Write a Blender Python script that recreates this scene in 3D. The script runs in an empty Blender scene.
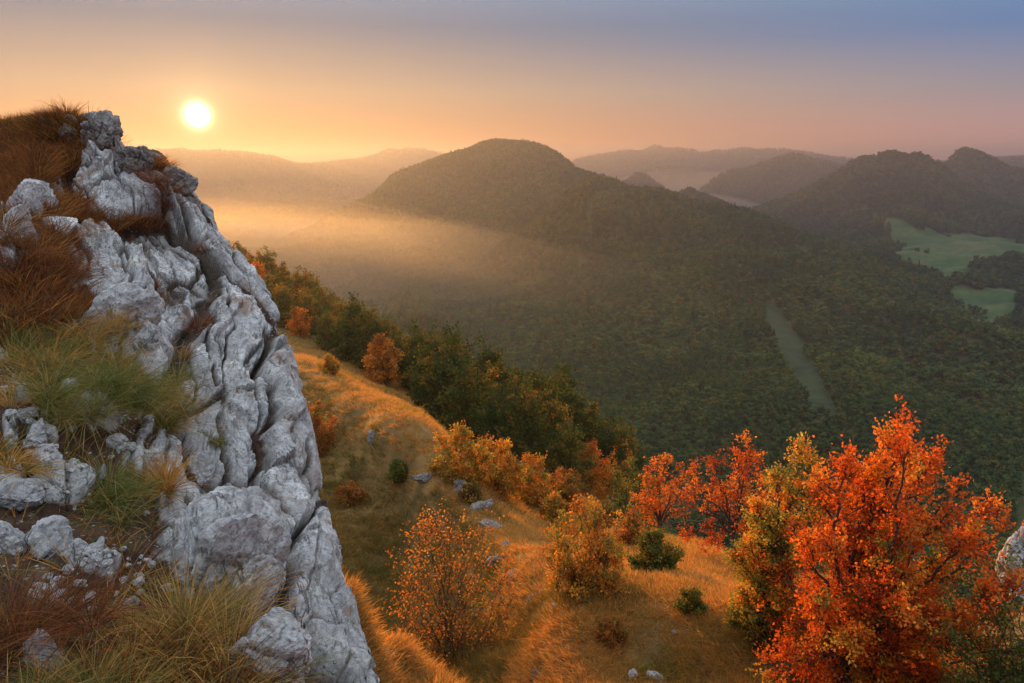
import bpy, math, random
import numpy as np
from mathutils import Vector

# ------------------------------------------------------------------ camera, sky, sun, exposure
S = bpy.context.scene
COL = S.collection
FPX, CX, CY = 711.1, 512.0, 341.5            # 25 mm lens on a 36 mm frame
PITCH = math.radians(14.1)
SUN_AZ, SUN_EL = math.radians(-22.9), math.radians(3.25)
SUN_DIR = Vector((math.sin(SUN_AZ) * math.cos(SUN_EL), math.cos(SUN_AZ) * math.cos(SUN_EL), math.sin(SUN_EL)))

cam_d = bpy.data.cameras.new('camera'); cam_d.lens = 25; cam_d.sensor_width = 36
cam_d.clip_start = 0.05; cam_d.clip_end = 80000
cam = bpy.data.objects.new('camera', cam_d); COL.objects.link(cam)
cam.location = (0, 0, 0); cam.rotation_euler = (math.pi / 2 - PITCH, 0, 0)
S.camera = cam
S.view_settings.view_transform = 'Standard'; S.view_settings.look = 'None'
S.view_settings.exposure = 1.75; S.view_settings.gamma = 1.0
S.render.engine = 'CYCLES'
S.cycles.use_denoising = True
S.cycles.max_bounces = 8; S.cycles.volume_bounces = 1; S.cycles.transparent_max_bounces = 8
S.cycles.diffuse_bounces = 3; S.cycles.glossy_bounces = 2; S.cycles.transmission_bounces = 4
S.cycles.use_adaptive_sampling = False

W = bpy.data.worlds.new('World'); S.world = W; W.use_nodes = True
def build_world():
    nt = W.node_tree; nt.nodes.clear(); N = nt.nodes.new; L = nt.links.new
    out = N('ShaderNodeOutputWorld')
    sky = N('ShaderNodeTexSky'); sky.sky_type = 'NISHITA'; sky.sun_disc = False
    sky.sun_elevation = SUN_EL; sky.sun_rotation = SUN_AZ
    sky.air_density = 1.0; sky.dust_density = 0.3; sky.ozone_density = 1.0; sky.altitude = 600
    bg = N('ShaderNodeBackground'); bg.inputs[1].default_value = 0.05
    tn = N('ShaderNodeMix'); tn.data_type = 'RGBA'; tn.blend_type = 'MULTIPLY'; tn.inputs[0].default_value = 1
    L(sky.outputs[0], tn.inputs[6]); tn.inputs[7].default_value = (.03, .04, .06, 1); L(tn.outputs[2], bg.inputs[0])
    # the thin high air of a clear dawn: warm band along the horizon, blue grey above, brighter round the sun; overhead raised as added fill
    tc = N('ShaderNodeTexCoord'); sep = N('ShaderNodeSeparateXYZ'); L(tc.outputs['Generated'], sep.inputs[0])
    def ramp(stops):
        r = N('ShaderNodeValToRGB'); e = r.color_ramp.elements
        while len(e) < len(stops): e.new(0.5)
        for el, (p, c) in zip(e, stops): el.position = p; el.color = (*c, 1)
        return r
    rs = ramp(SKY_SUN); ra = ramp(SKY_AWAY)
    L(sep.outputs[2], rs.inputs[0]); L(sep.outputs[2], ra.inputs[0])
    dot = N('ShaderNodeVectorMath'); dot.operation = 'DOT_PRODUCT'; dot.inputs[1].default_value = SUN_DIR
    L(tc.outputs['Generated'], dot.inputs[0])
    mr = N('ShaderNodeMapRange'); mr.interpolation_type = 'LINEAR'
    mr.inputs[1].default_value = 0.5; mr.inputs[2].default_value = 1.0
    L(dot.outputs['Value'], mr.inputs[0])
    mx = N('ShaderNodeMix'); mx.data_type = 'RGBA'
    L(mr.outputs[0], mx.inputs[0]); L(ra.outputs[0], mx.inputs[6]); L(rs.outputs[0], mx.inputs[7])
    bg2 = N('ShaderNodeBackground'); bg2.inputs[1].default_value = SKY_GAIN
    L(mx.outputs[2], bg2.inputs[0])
    # disc and aureole of the sun
    def powr(p, k):
        a = N('ShaderNodeMath'); a.operation = 'MAXIMUM'; a.inputs[1].default_value = 0; L(dot.outputs['Value'], a.inputs[0])
        b = N('ShaderNodeMath'); b.operation = 'POWER'; b.inputs[1].default_value = p; L(a.outputs[0], b.inputs[0])
        c = N('ShaderNodeMath'); c.operation = 'MULTIPLY'; c.inputs[1].default_value = k; L(b.outputs[0], c.inputs[0]); return c
    def bgc(col, strength):
        b = N('ShaderNodeBackground'); b.inputs[0].default_value = (*col, 1); L(strength.outputs[0], b.inputs[1]); return b
    adds = [bg2, bgc((1, .80, .45), powr(20000, 4.0)), bgc((1, .62, .22), powr(600, .07)), bgc((1, .75, .40), powr(4000, .20)), bgc((1, .55, .2), powr(40, .0))]
    cur = bg
    for b in adds:
        a = N('ShaderNodeAddShader'); L(cur.outputs[0], a.inputs[0]); L(b.outputs[0], a.inputs[1]); cur = a
    L(cur.outputs[0], out.inputs[0])
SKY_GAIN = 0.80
ZEN_FILL = [(.27, (.10, .15, .22)), (.42, (.42, .47, .55)), (1.0, (.62, .68, .78))]  # zenith out of view, made brighter than a dawn sky to light the rock
SKY_SUN = [(0.0, (.27, .095, .026)), (0.03, (.25, .095, .030)), (0.09, (.195, .13, .082)), (0.17, (.070, .080, .100))] + ZEN_FILL
SKY_AWAY = [(0.0, (.24, .12, .115)), (0.03, (.24, .125, .12)), (0.08, (.125, .108, .125)), (0.15, (.038, .080, .165))] + ZEN_FILL
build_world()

sd = bpy.data.lights.new('sun', 'SUN'); sd.energy = 5.0; sd.angle = math.radians(0.5); sd.color = (1.0, .455, .10)
sun = bpy.data.objects.new('sun', sd); COL.objects.link(sun)
sun.rotation_euler = (-SUN_DIR).to_track_quat('-Z', 'Y').to_euler()

# ------------------------------------------------------------------ helpers
def ray(u, v):
    x = (u - CX) / FPX; y = (CY - v) / FPX
    return np.array([x, math.cos(PITCH) + y * math.sin(PITCH), y * math.cos(PITCH) - math.sin(PITCH)])
def at(u, v, fwd):                      # a point seen at u,v, fwd metres ahead along +Y
    d = ray(u, v); return d * (fwd / d[1])
def at_r(u, v, r):                      # ... r metres away on the map
    d = ray(u, v); return d * (r / math.hypot(d[0], d[1]))

_rs = np.random.RandomState(7)
PERM = _rs.permutation(256).astype(np.int32); PERM = np.concatenate([PERM, PERM, PERM])
G3 = _rs.normal(size=(256, 3)); G3 /= np.linalg.norm(G3, axis=1)[:, None]
def perlin(p):
    p = np.asarray(p, float); i = np.floor(p).astype(np.int64); f = p - i; i &= 255
    w = f * f * f * (f * (f * 6 - 15) + 10)
    out = 0
    for dx in (0, 1):
        for dy in (0, 1):
            for dz in (0, 1):
                h = PERM[PERM[PERM[(i[:, 0] + dx) & 255] + ((i[:, 1] + dy) & 255)] + ((i[:, 2] + dz) & 255)]
                g = G3[h]
                d = g[:, 0] * (f[:, 0] - dx) + g[:, 1] * (f[:, 1] - dy) + g[:, 2] * (f[:, 2] - dz)
                wx = w[:, 0] if dx else 1 - w[:, 0]; wy = w[:, 1] if dy else 1 - w[:, 1]; wz = w[:, 2] if dz else 1 - w[:, 2]
                out = out + d * wx * wy * wz
    return out * 1.5
def fbm(p, oct=4, lac=2.03, gain=.5):
    p = np.asarray(p, float); s = 0; a = 1
    for k in range(oct): s = s + a * perlin(p * lac ** k + k * 17.3); a *= gain
    return s
def ridged(p, oct=4, gain=.5):
    p = np.asarray(p, float); s = 0; a = 1
    for k in range(oct): s = s + a * (1 - np.abs(perlin(p * 2.03 ** k + k * 11.7)) * 2); a *= gain
    return s
def worley(p):
    """F1, F2, random of the nearest cell (three values)"""
    p = np.asarray(p, float); i = np.floor(p).astype(np.int64); f = p - i
    n = len(p); f1 = np.full(n, 9.); f2 = np.full(n, 9.); rid = np.zeros(n, np.int64); off = np.zeros((n, 3))
    RR = np.random.RandomState(3).rand(256, 3)
    for dx in (-1, 0, 1):
        for dy in (-1, 0, 1):
            for dz in (-1, 0, 1):
                h = PERM[PERM[PERM[(i[:, 0] + dx) & 255] + ((i[:, 1] + dy) & 255)] + ((i[:, 2] + dz) & 255)]
                q = RR[h] + (dx, dy, dz) - f
                d = np.sqrt((q * q).sum(1))
                m = d < f1
                f2 = np.where(m, f1, np.minimum(f2, d)); f1 = np.where(m, d, f1); rid = np.where(m, h, rid)
                off[m] = q[m]
    return f1, f2, RR[(rid * 7 + 31) % 256], off

def mesh(name, V, F, mat=None, smooth=True, attrs=None, colors=None, midx=None):
    """V (n,3); F (m,k) array with constant k, or list of such arrays"""
    me = bpy.data.meshes.new(name)
    V = np.asarray(V, np.float32); Fs = F if isinstance(F, list) else [F]
    Fs = [np.asarray(f, np.int32) for f in Fs if len(f)]
    me.vertices.add(len(V)); me.vertices.foreach_set('co', V.ravel())
    tot = sum(f.size for f in Fs); npoly = sum(len(f) for f in Fs)
    me.loops.add(tot); me.loops.foreach_set('vertex_index', np.concatenate([f.ravel() for f in Fs]))
    me.polygons.add(npoly)
    cnt = np.concatenate([np.full(len(f), f.shape[1], np.int32) for f in Fs])
    st = np.concatenate([[0], np.cumsum(cnt)[:-1]]).astype(np.int32)
    me.polygons.foreach_set('loop_start', st)
    try: me.polygons.foreach_set('loop_total', cnt)
    except Exception: pass
    me.polygons.foreach_set('use_smooth', np.full(npoly, smooth, bool))
    if midx is not None: me.polygons.foreach_set('material_index', np.asarray(midx, np.int32))
    me.update(calc_edges=True)
    for k, a in (attrs or {}).items():
        at_ = me.attributes.new(k, 'FLOAT', 'POINT'); at_.data.foreach_set('value', np.asarray(a, np.float32))
    if colors is not None:
        ca = me.color_attributes.new('col', 'FLOAT_COLOR', 'POINT')
        c = np.ones((len(V), 4), np.float32); c[:, :3] = colors; ca.data.foreach_set('color', c.ravel())
    for m in (mat if isinstance(mat, (list, tuple)) else [mat]):
        if m: me.materials.append(m)
    return me
def link(name, me, parent=None, loc=None):
    o = bpy.data.objects.new(name, me); COL.objects.link(o)
    if parent: o.parent = parent
    if loc is not None: o.location = loc
    return o
def tag(o, label=None, cat=None, group=None, kind=None):
    if label: o['label'] = label
    if cat: o['category'] = cat
    if group: o['group'] = group
    if kind: o['kind'] = kind
    return o
def grid_faces(nr, nc):
    a = np.arange(nr * nc).reshape(nr, nc)
    return np.stack([a[:-1, :-1].ravel(), a[:-1, 1:].ravel(), a[1:, 1:].ravel(), a[1:, :-1].ravel()], 1)

# ------------------------------------------------------------------ materials
class NT:
    def __init__(s, name, rough=.9):
        s.m = bpy.data.materials.new(name); s.m.use_nodes = True; s.t = s.m.node_tree; s.t.nodes.clear()
        s.out = s.n('ShaderNodeOutputMaterial')
    def n(s, t, **k):
        x = s.t.nodes.new(t)
        for a, b in k.items(): setattr(x, a, b)
        return x
    def l(s, a, b): s.t.links.new(a, b)
    def noise(s, scale, detail=4, rough=.55, vec=None, dist=0.):
        x = s.n('ShaderNodeTexNoise'); x.inputs['Scale'].default_value = scale; x.inputs['Detail'].default_value = detail
        x.inputs['Roughness'].default_value = rough; x.inputs['Distortion'].default_value = dist
        if vec is not None: s.l(vec, x.inputs['Vector'])
        return x.outputs[0]
    def ramp(s, fac, stops, interp='LINEAR'):
        r = s.n('ShaderNodeValToRGB'); r.color_ramp.interpolation = interp; e = r.color_ramp.elements
        while len(e) < len(stops): e.new(.5)
        for el, (p, c) in zip(e, stops):
            el.position = p; el.color = (*c, 1) if hasattr(c, '__len__') else (c, c, c, 1)
        s.l(fac, r.inputs[0]); return r.outputs[0]
    def mix(s, fac, a, b, blend='MIX'):
        x = s.n('ShaderNodeMix', data_type='RGBA', blend_type=blend)
        for i, v in ((0, fac), (6, a), (7, b)):
            if hasattr(v, 'is_linked') or hasattr(v, 'links'): s.l(v, x.inputs[i])
            elif i == 0: x.inputs[0].default_value = v
            else: x.inputs[i].default_value = (*v, 1)
        return x.outputs[2]
    def math(s, op, a, b=0.):
        x = s.n('ShaderNodeMath', operation=op)
        for i, v in ((0, a), (1, b)):
            if hasattr(v, 'links'): s.l(v, x.inputs[i])
            else: x.inputs[i].default_value = v
        return x.outputs[0]
    def attr(s, name):
        x = s.n('ShaderNodeAttribute', attribute_name=name); return x
    def pos(s):
        return s.n('ShaderNodeNewGeometry').outputs['Position']
    def obj(s):
        return s.n('ShaderNodeTexCoord').outputs['Object']
    def bump(s, h, dist, strength=1.):
        b = s.n('ShaderNodeBump'); b.inputs['Strength'].default_value = strength; b.inputs['Distance'].default_value = dist
        s.l(h, b.inputs['Height']); return b.outputs[0]
    def principled(s, col, rough=.9, normal=None, spec=.3):
        p = s.n('ShaderNodeBsdfPrincipled'); p.inputs['Roughness'].default_value = rough; p.inputs['Specular IOR Level'].default_value = spec
        if hasattr(col, 'links'): s.l(col, p.inputs['Base Color'])
        else: p.inputs['Base Color'].default_value = (*col, 1)
        if normal is not None: s.l(normal, p.inputs['Normal'])
        s.l(p.outputs[0], s.out.inputs[0]); return s.m
    def leafy(s, col, trans=.5, tint=(1.0, .95, .7)):
        d = s.n('ShaderNodeBsdfDiffuse'); t = s.n('ShaderNodeBsdfTranslucent'); m = s.n('ShaderNodeMixShader')
        m.inputs[0].default_value = trans
        s.l(col, d.inputs[0]); s.l(s.mix(1.0, col, tint, 'MULTIPLY'), t.inputs[0])
        s.l(d.outputs[0], m.inputs[1]); s.l(t.outputs[0], m.inputs[2]); s.l(m.outputs[0], s.out.inputs[0]); return s.m

# ------------------------------------------------------------------ terrain: one sheet from the slope at our feet to the horizon
PTS = []
def P(*a):
    for u, v, r in a:
        p = at_r(u, v, r); PTS.append((math.atan2(p[0], p[1]), math.log(r), p[2] / r))
def Q(u, z, r):
    d = ray(u, 300); PTS.append((math.atan2(d[0], d[1]), math.log(r), z / r))
# slope below us, foreground
def line(step, *a):                     # a run of such points, filled in between
    for (u0, v0, r0), (u1, v1, r1) in zip(a[:-1], a[1:]):
        n = max(1, int(math.hypot(u1 - u0, v1 - v0) / step))
        for k in range(n): t = k / n; P((u0 + (u1 - u0) * t, v0 + (v1 - v0) * t, math.exp(math.log(r0) * (1 - t) + math.log(r1) * t)))
    P(a[-1])
P((400,683,9.3),(440,683,10))
line(30, (510,683,19),(540,683,17.5),(580,683,16.6),(640,683,17),(700,683,17.5),(800,683,18),(900,683,18),(1024,683,17))
line(25, (340,600,8.6),(365,640,9.2),(400,658,9.6),(430,676,9.9))                                     # lip of near grass by the cliff foot
line(35, (310,440,63),(340,490,52),(380,530,45),(430,560,37),(470,590,31.5),(510,630,25.5)); P((335,530,44),(400,500,47),(430,620,31),(450,655,25),(485,660,22.5))   # shaded wall of the gully
line(25, (300,362,88),(345,408,65),(380,440,53),(420,470,46),(450,492,42),(490,550,33),(520,595,26.3),(540,635,20.8))     # rib: lower edge of the sunlit grass
line(25, (255,318,165),(290,338,145),(330,362,120),(380,395,88),(400,405,82),(440,433,70),(480,475,56),(520,512,44),(570,530,39),(640,530,37.5),(700,540,35),(760,580,28),(850,600,26),(950,618,25),(1024,612,25))   # crest: upper edge of the sunlit grass
line(25, (545,625,20),(570,612,19.6),(600,605,20.1),(650,600,20.7),(700,603,20.6),(760,615,20),(820,625,19.6),(900,635,19.5))       # brow above the shaded grass
line(25, (545,575,27),(600,568,27),(650,562,28),(700,566,27.5),(740,590,24.5))
P((950,640,20),(1024,640,20))
for u, z, r in ((0,-5,2.6),(0,-9,14),(0,-20,40),(0,-30,110),(150,-6,4),(150,-10,14),(150,-20,35),(150,-30,110),(280,-5.5,4.2),(300,-7.4,8.5),(335,-6.9,7.4),(440,-6.6,7.2),(400,-6.4,6.6),(270,-14,20),
                (230,-24,50),(512,-5.6,5),(700,-5.8,5),(850,-6,5),(1024,-6,5),(370,-6.2,6.2),(360,-16,15),(420,-15,15),(460,-14.5,14),(360,-22,26),(420,-20.5,23)):
    Q(u, z, r)
# wooded flank beyond the grassy crest
P((240,268,280),(330,325,230),(400,375,165),(490,420,135),(575,455,122),(620,490,100),(280,300,200))
for u, z, r in ((100,-45,300),(240,-70,420),(330,-95,370),(400,-100,300),(490,-100,240),(560,-100,220),(620,-100,200),(700,-50,75),(700,-115,170),(700,-215,400),
                (800,-45,65),(800,-110,160),(800,-220,400),(900,-45,60),(900,-110,150),(900,-220,400),(1024,-45,60),(1024,-110,150),(1024,-220,400),
                (330,-190,600),(400,-200,520),(490,-205,480),(560,-210,430),(620,-215,420),(240,-170,640),(100,-150,600)):
    Q(u, z, r)
# valley and the great hill with its spurs
P((240,236,3000),(330,240,2900),(330,290,1500))
P((400,180,2950),(400,218,2450),(400,255,1950),(400,292,1400),(400,325,1050))
P((440,160,2900),(440,200,2450),(440,250,1900),(440,278,1550),(440,320,1150))
P((490,144,2800),(490,185,2450),(490,228,2050),(490,263,1700),(490,300,1380),(490,350,1020),(490,395,780))
P((535,147,2800),(560,157,2750),(560,190,2350),(560,222,1850),(560,262,1520),(560,320,1150),(560,380,860),(560,425,680))
P((590,177,2450),(605,187,2150),(605,240,1600),(605,300,1250),(605,380,860),(605,440,640))
P((660,205,1950),(660,250,1500),(660,320,1120),(660,400,780),(660,440,650))
P((740,223,1850),(740,260,1450),(740,330,1060),(740,400,770),(740,440,650))
P((800,237,1750),(800,272,1400),(800,350,1000),(800,440,650),(860,258,1650),(860,310,1220),(860,400,800),(860,460,620))
P((920,296,1450),(945,314,1370),(920,350,1080),(920,440,700),(975,340,1200),(975,360,1050),(975,420,800),(975,480,650),(1024,372,1060),(1024,400,900),(1024,480,650))
P((895,222,2700),(945,245,2300),(985,272,2000),(985,305,1750),(1024,300,1850),(1024,250,2300))
for u, z, r in ((150,-250,2500),(150,-220,1300),(240,-270,2000),(240,-250,1100),(330,-265,1000),(490,-180,3700),(560,-200,3600),(400,-240,3700),(440,-200,3800),
                (605,-200,2900),(605,-260,3500),(660,-290,2900),(740,-290,2800),(800,-290,2600),(860,-285,2200),(920,-275,1950),(740,-300,3900),(660,-300,4100),
                (150,-290,5000),(150,-290,3800),(240,-290,4600),(330,-290,3900),(330,-290,5000),(150,-290,7000),(330,-290,6600),(490,-300,5500),(660,-310,6000),(860,-290,3300),(960,-290,3200),(880,-300,5400),(960,-300,4600),(1024,-300,4000),(800,-300,5600),(900,-310,7000),(1024,-300,7000),
                (1100,-200,900),(1100,-100,150)):
    Q(u, z, r)
PTS = np.array(PTS)
def _feat(az, lr): return np.stack([az * 3.0, lr], 1)
_X = _feat(PTS[:, 0], PTS[:, 1]); _C2 = .07 ** 2
_A = np.sqrt(((_X[:, None] - _X[None]) ** 2).sum(2) + _C2)
_n = len(_X); _M = np.zeros((_n + 1, _n + 1)); _M[:_n, :_n] = -_A + np.eye(_n) * .001; _M[:_n, _n] = 1; _M[_n, :_n] = 1
_wt = np.linalg.solve(_M, np.concatenate([PTS[:, 2], [0]]))
AZMIN, AZMAX = -.66, .70
RIDGES = [
    ([(600,192),(625,178),(645,171),(665,168),(690,171),(715,176),(750,188)], 7200, 400),
    ([(730,222),(770,208),(800,195),(830,179),(855,167),(880,157),(892,155),(905,158),(918,156),(935,166),(955,178),(985,192),(1024,205),(1080,222)], 3500, 420),
    ([(830,222),(850,208),(875,198),(905,196),(940,206),(975,212),(1010,218),(1060,226)], 2950, 220),
    ([(225,268),(260,247),(300,229),(340,213),(385,197)], 2650, 260),
    ([(372,308),(420,288),(470,267),(520,242),(560,214),(592,190)], 1650, 230),
    ([(-150,260),(0,190),(60,175),(100,160),(150,153),(185,149),(210,150),(240,152),(290,162),(340,170),(390,183),(430,200)], 7000, 700),  # far ranges: silhouette in the picture, distance, width
    ([(560,172),(575,161),(600,155),(622,151),(640,153),(656,148),(680,149),(702,154),(722,152),(745,148),(770,151),(800,153),(830,158),(860,160),(910,163),(980,160),(1024,157),(1100,157)], 8500, 800),
    ([(250,172),(310,166),(355,161),(385,152),(410,149),(440,154),(470,162),(520,170)], 8500, 800),
    ([(270,172),(310,166),(350,161),(380,165),(420,174)], 8000, 600),
    ([(700,190),(735,172),(760,164),(795,155),(815,160),(845,167),(880,172)], 5400, 400),
    ([(890,178),(915,172),(945,168),(957,154),(968,151),(985,158),(1005,170),(1030,180),(1080,190)], 4300, 380),
    ([(990,170),(1010,160),(1040,156),(1080,165)], 7000, 600),
    ([(590,200),(615,186),(637,179),(650,184),(672,196),(700,205)], 4800, 300),
    ([(650,215),(668,199),(690,190),(705,193),(735,207),(760,220)], 3100, 200),
    ([(680,203),(700,190),(740,181),(770,175),(800,179),(830,183),(860,200)], 6300, 450),
]
def ridge_e(az, R, sil):
    a, e = [], []
    for u, v in sil:
        d = ray(u, v); a.append(math.atan2(d[0], d[1])); e.append(d[2] / math.hypot(d[0], d[1]))
    return np.interp(az, a, e, left=-9, right=-9)
def terrain_z(x, y, detail=True):
    x = np.asarray(x, float); y = np.asarray(y, float)
    r = np.hypot(x, y); az = np.arctan2(x, y); azc = np.clip(az, AZMIN, AZMAX); lr = np.log(np.maximum(r, 1.5))
    e = np.empty(len(r))
    for i in range(0, len(r), 20000):
        X = _feat(azc[i:i + 20000], lr[i:i + 20000])
        D = np.sqrt(((X[:, None, :] - _X[None]) ** 2).sum(2) + _C2)
        e[i:i + 20000] = -D @ _wt[:_n] + _wt[_n]
    z = e * r
    far = np.clip((r - 5200) / 1500, 0, 1); z = z * (1 - far) + far * -300
    z = np.maximum(z, -345 + 25 * fbm(np.stack([x / 900, y / 900, 0 * x], 1), 2))
    for sil, R, w in RIDGES:
        zt = ridge_e(az, R, sil) * R
        m = zt > -330
        if not m.any(): continue
        zz = -345 + (zt[m] + 345) * np.exp(-np.abs((r[m] - R) / w) ** 1.6)
        z[m] = np.maximum(z[m], zz)
    if detail:
        p = np.stack([x, y, 0 * x], 1)
        f = np.clip((r - 350) / 900, 0, 1)
        keep = 1 - .75 * np.exp(-((z - 40) / 90) ** 2) * (r > 2000)     # crests stay where they are
        z = z + f * keep * (44 * (ridged(p / np.array([520, 700, 1]) + .3, 2) - .8) + 12 * (ridged(p / 210, 2) - .7) + 7 * fbm(p / 130, 3))
        n = np.clip((r - 3) / 8, 0, 1) * np.clip(1.2 - r / 220, .12, 1)
        z = z + n * (.42 * fbm(p / 7.0, 4) + np.clip(r / 60, 0, 1) * 1.0 * fbm(p / 26.0 + 5, 2))
    return z

NA, NR = 1100, 900
_az = np.concatenate([np.linspace(-1.35, -.68, 60)[:-1], np.linspace(-.68, .70, NA - 118), np.linspace(.70, 1.35, 60)[1:]]); NA = len(_az)
_r = np.exp(np.linspace(math.log(2.4), math.log(12000), NR))
_R, _AZ = np.meshgrid(_r, _az, indexing='ij')
TX = (_R * np.sin(_AZ)).ravel(); TY = (_R * np.cos(_AZ)).ravel()
TZ = terrain_z(TX, TY)

def tz_fast(x, y):                      # bilinear height from the sheet
    r = np.hypot(x, y); az = np.arctan2(x, y); Z = TZ.reshape(NR, NA)
    fr = np.clip(np.interp(r, _r, np.arange(NR)), 0, NR - 1.001); fa = np.clip(np.interp(az, _az, np.arange(NA)), 0, NA - 1.001)
    i = fr.astype(int); j = fa.astype(int); a = fr - i; b = fa - j
    return Z[i, j] * (1 - a) * (1 - b) + Z[i + 1, j] * a * (1 - b) + Z[i, j + 1] * (1 - a) * b + Z[i + 1, j + 1] * a * b
def hit(u, v, rmin, rmax):              # distance at which the sight line meets the sheet
    d = ray(u, v); d = d / math.hypot(d[0], d[1]); r = np.exp(np.linspace(math.log(rmin), math.log(rmax), 1500))
    k = np.nonzero(d[2] * r < tz_fast(d[0] * r, d[1] * r))[0]
    return (u, v, r[k[0]] if len(k) else rmax)
MEADOWS = [[hit(u, v, 1750, 3300) for u, v in [(884,219),(905,221),(925,230),(950,235),(985,237),(1020,242),(1024,258),(1000,266),(975,264),(968,274),(985,284),(962,290),(945,284),(925,272),(902,256)]],
           [hit(u, v, 500, 1700) for u, v in [(764,300),(780,308),(802,345),(824,385),(836,416),(812,416),(796,385),(778,350),(766,325)]],
           [hit(u, v, 1500, 3300) for u, v in [(950,288),(985,290),(1018,289),(1014,310),(995,334),(975,322),(960,304)]]]
def in_poly(x, y, poly):
    q = np.array([at_r(*p)[:2] for p in poly]); c = np.zeros(len(x), bool); n = len(q)
    for i in range(n):
        x1, y1 = q[i]; x2, y2 = q[(i + 1) % n]
        k = ((y1 > y) != (y2 > y)) & (x < (x2 - x1) * (y - y1) / (y2 - y1 + 1e-9) + x1); c ^= k
    return c
_wob = 45 * perlin(np.stack([TX / 160, TY / 160, 0 * TX], 1)), 45 * perlin(np.stack([TX / 160, TY / 160, 0 * TX + 9], 1))
def meadow_mask(x, y):
    p = np.stack([x, y, 0 * x], 1); s = np.clip(np.hypot(x, y) / 2300, .3, 1)
    wx = 30 * s * perlin(p / 120); wy = 30 * s * perlin(p / 120 + 9)
    return in_poly(x + wx, y + wy, MEADOWS[0]) | in_poly(x + wx, y + wy, MEADOWS[2]), in_poly(x + wx * .5, y + wy * .5, MEADOWS[1])
_m0, _m1 = meadow_mask(TX, TY)
_rr = np.hypot(TX, TY)

def mat_terrain():
    k = NT('hill_ground'); P_ = k.pos()
    far = k.ramp(k.noise(.012, 5, .6, P_), [(.3, (.028, .034, .014)), (.5, (.045, .048, .018)), (.7, (.075, .055, .02))])
    near = k.ramp(k.noise(.35, 6, .65, P_), [(.25, (.055, .035, .014)), (.45, (.12, .075, .026)), (.6, (.20, .115, .038)), (.8, (.27, .165, .06))])
    c = k.mix(k.attr('near').outputs['Fac'], far, near)
    c = k.mix(k.attr('meadow').outputs['Fac'], c, k.ramp(k.noise(.012, 6, .7, P_), [(.36, (.018, .044, .013)), (.5, (.036, .068, .020)), (.62, (.085, .085, .032))]))
    c = k.mix(k.attr('clearing').outputs['Fac'], c, k.ramp(k.noise(.05, 5, .7, P_), [(.35, (.016, .028, .010)), (.6, (.036, .046, .018))]))
    return k.principled(c, .95, k.bump(k.noise(6, 4, .6, P_), .05, .6), .1)
tme = mesh('hills', np.stack([TX, TY, TZ], 1), grid_faces(NR, NA)[:, ::-1], mat_terrain(), True,
           {'near': np.clip((190 - _rr) / 60, 0, 1), 'meadow': _m0, 'clearing': _m1})
hills = tag(link('hills', tme), kind='structure')

# first-surface test along each azimuth: what of the terrain can be seen from where we stand
_E = (TZ.reshape(NR, NA) / _R); _EM = np.maximum.accumulate(_E, 0)
def seen(x, y, ztop, margin):
    r = np.hypot(x, y); az = np.arctan2(x, y)
    ia = np.clip(np.searchsorted(_az, az), 0, NA - 1); ir = np.clip(np.searchsorted(_r, r * .985) - 1, 0, NR - 1)
    return ztop / r > _EM[ir, ia] - margin
def on_ground(u, v, rmin=4, rmax=400):  # where the sight line through u,v meets the sheet
    d = ray(u, v); d = d / math.hypot(d[0], d[1]); r = np.exp(np.linspace(math.log(rmin), math.log(rmax), 4000))
    k = np.nonzero(d[2] * r < tz_fast(d[0] * r, d[1] * r))[0]
    r = r[k[0]] if len(k) else rmax
    return np.array([d[0] * r, d[1] * r, float(tz_fast(np.array([d[0] * r]), np.array([d[1] * r]))[0])])
def ground_at(u, r):
    d = ray(u, 300); d = d / math.hypot(d[0], d[1])
    return np.array([d[0] * r, d[1] * r, float(tz_fast(np.array([d[0] * r]), np.array([d[1] * r]))[0])])

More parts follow.
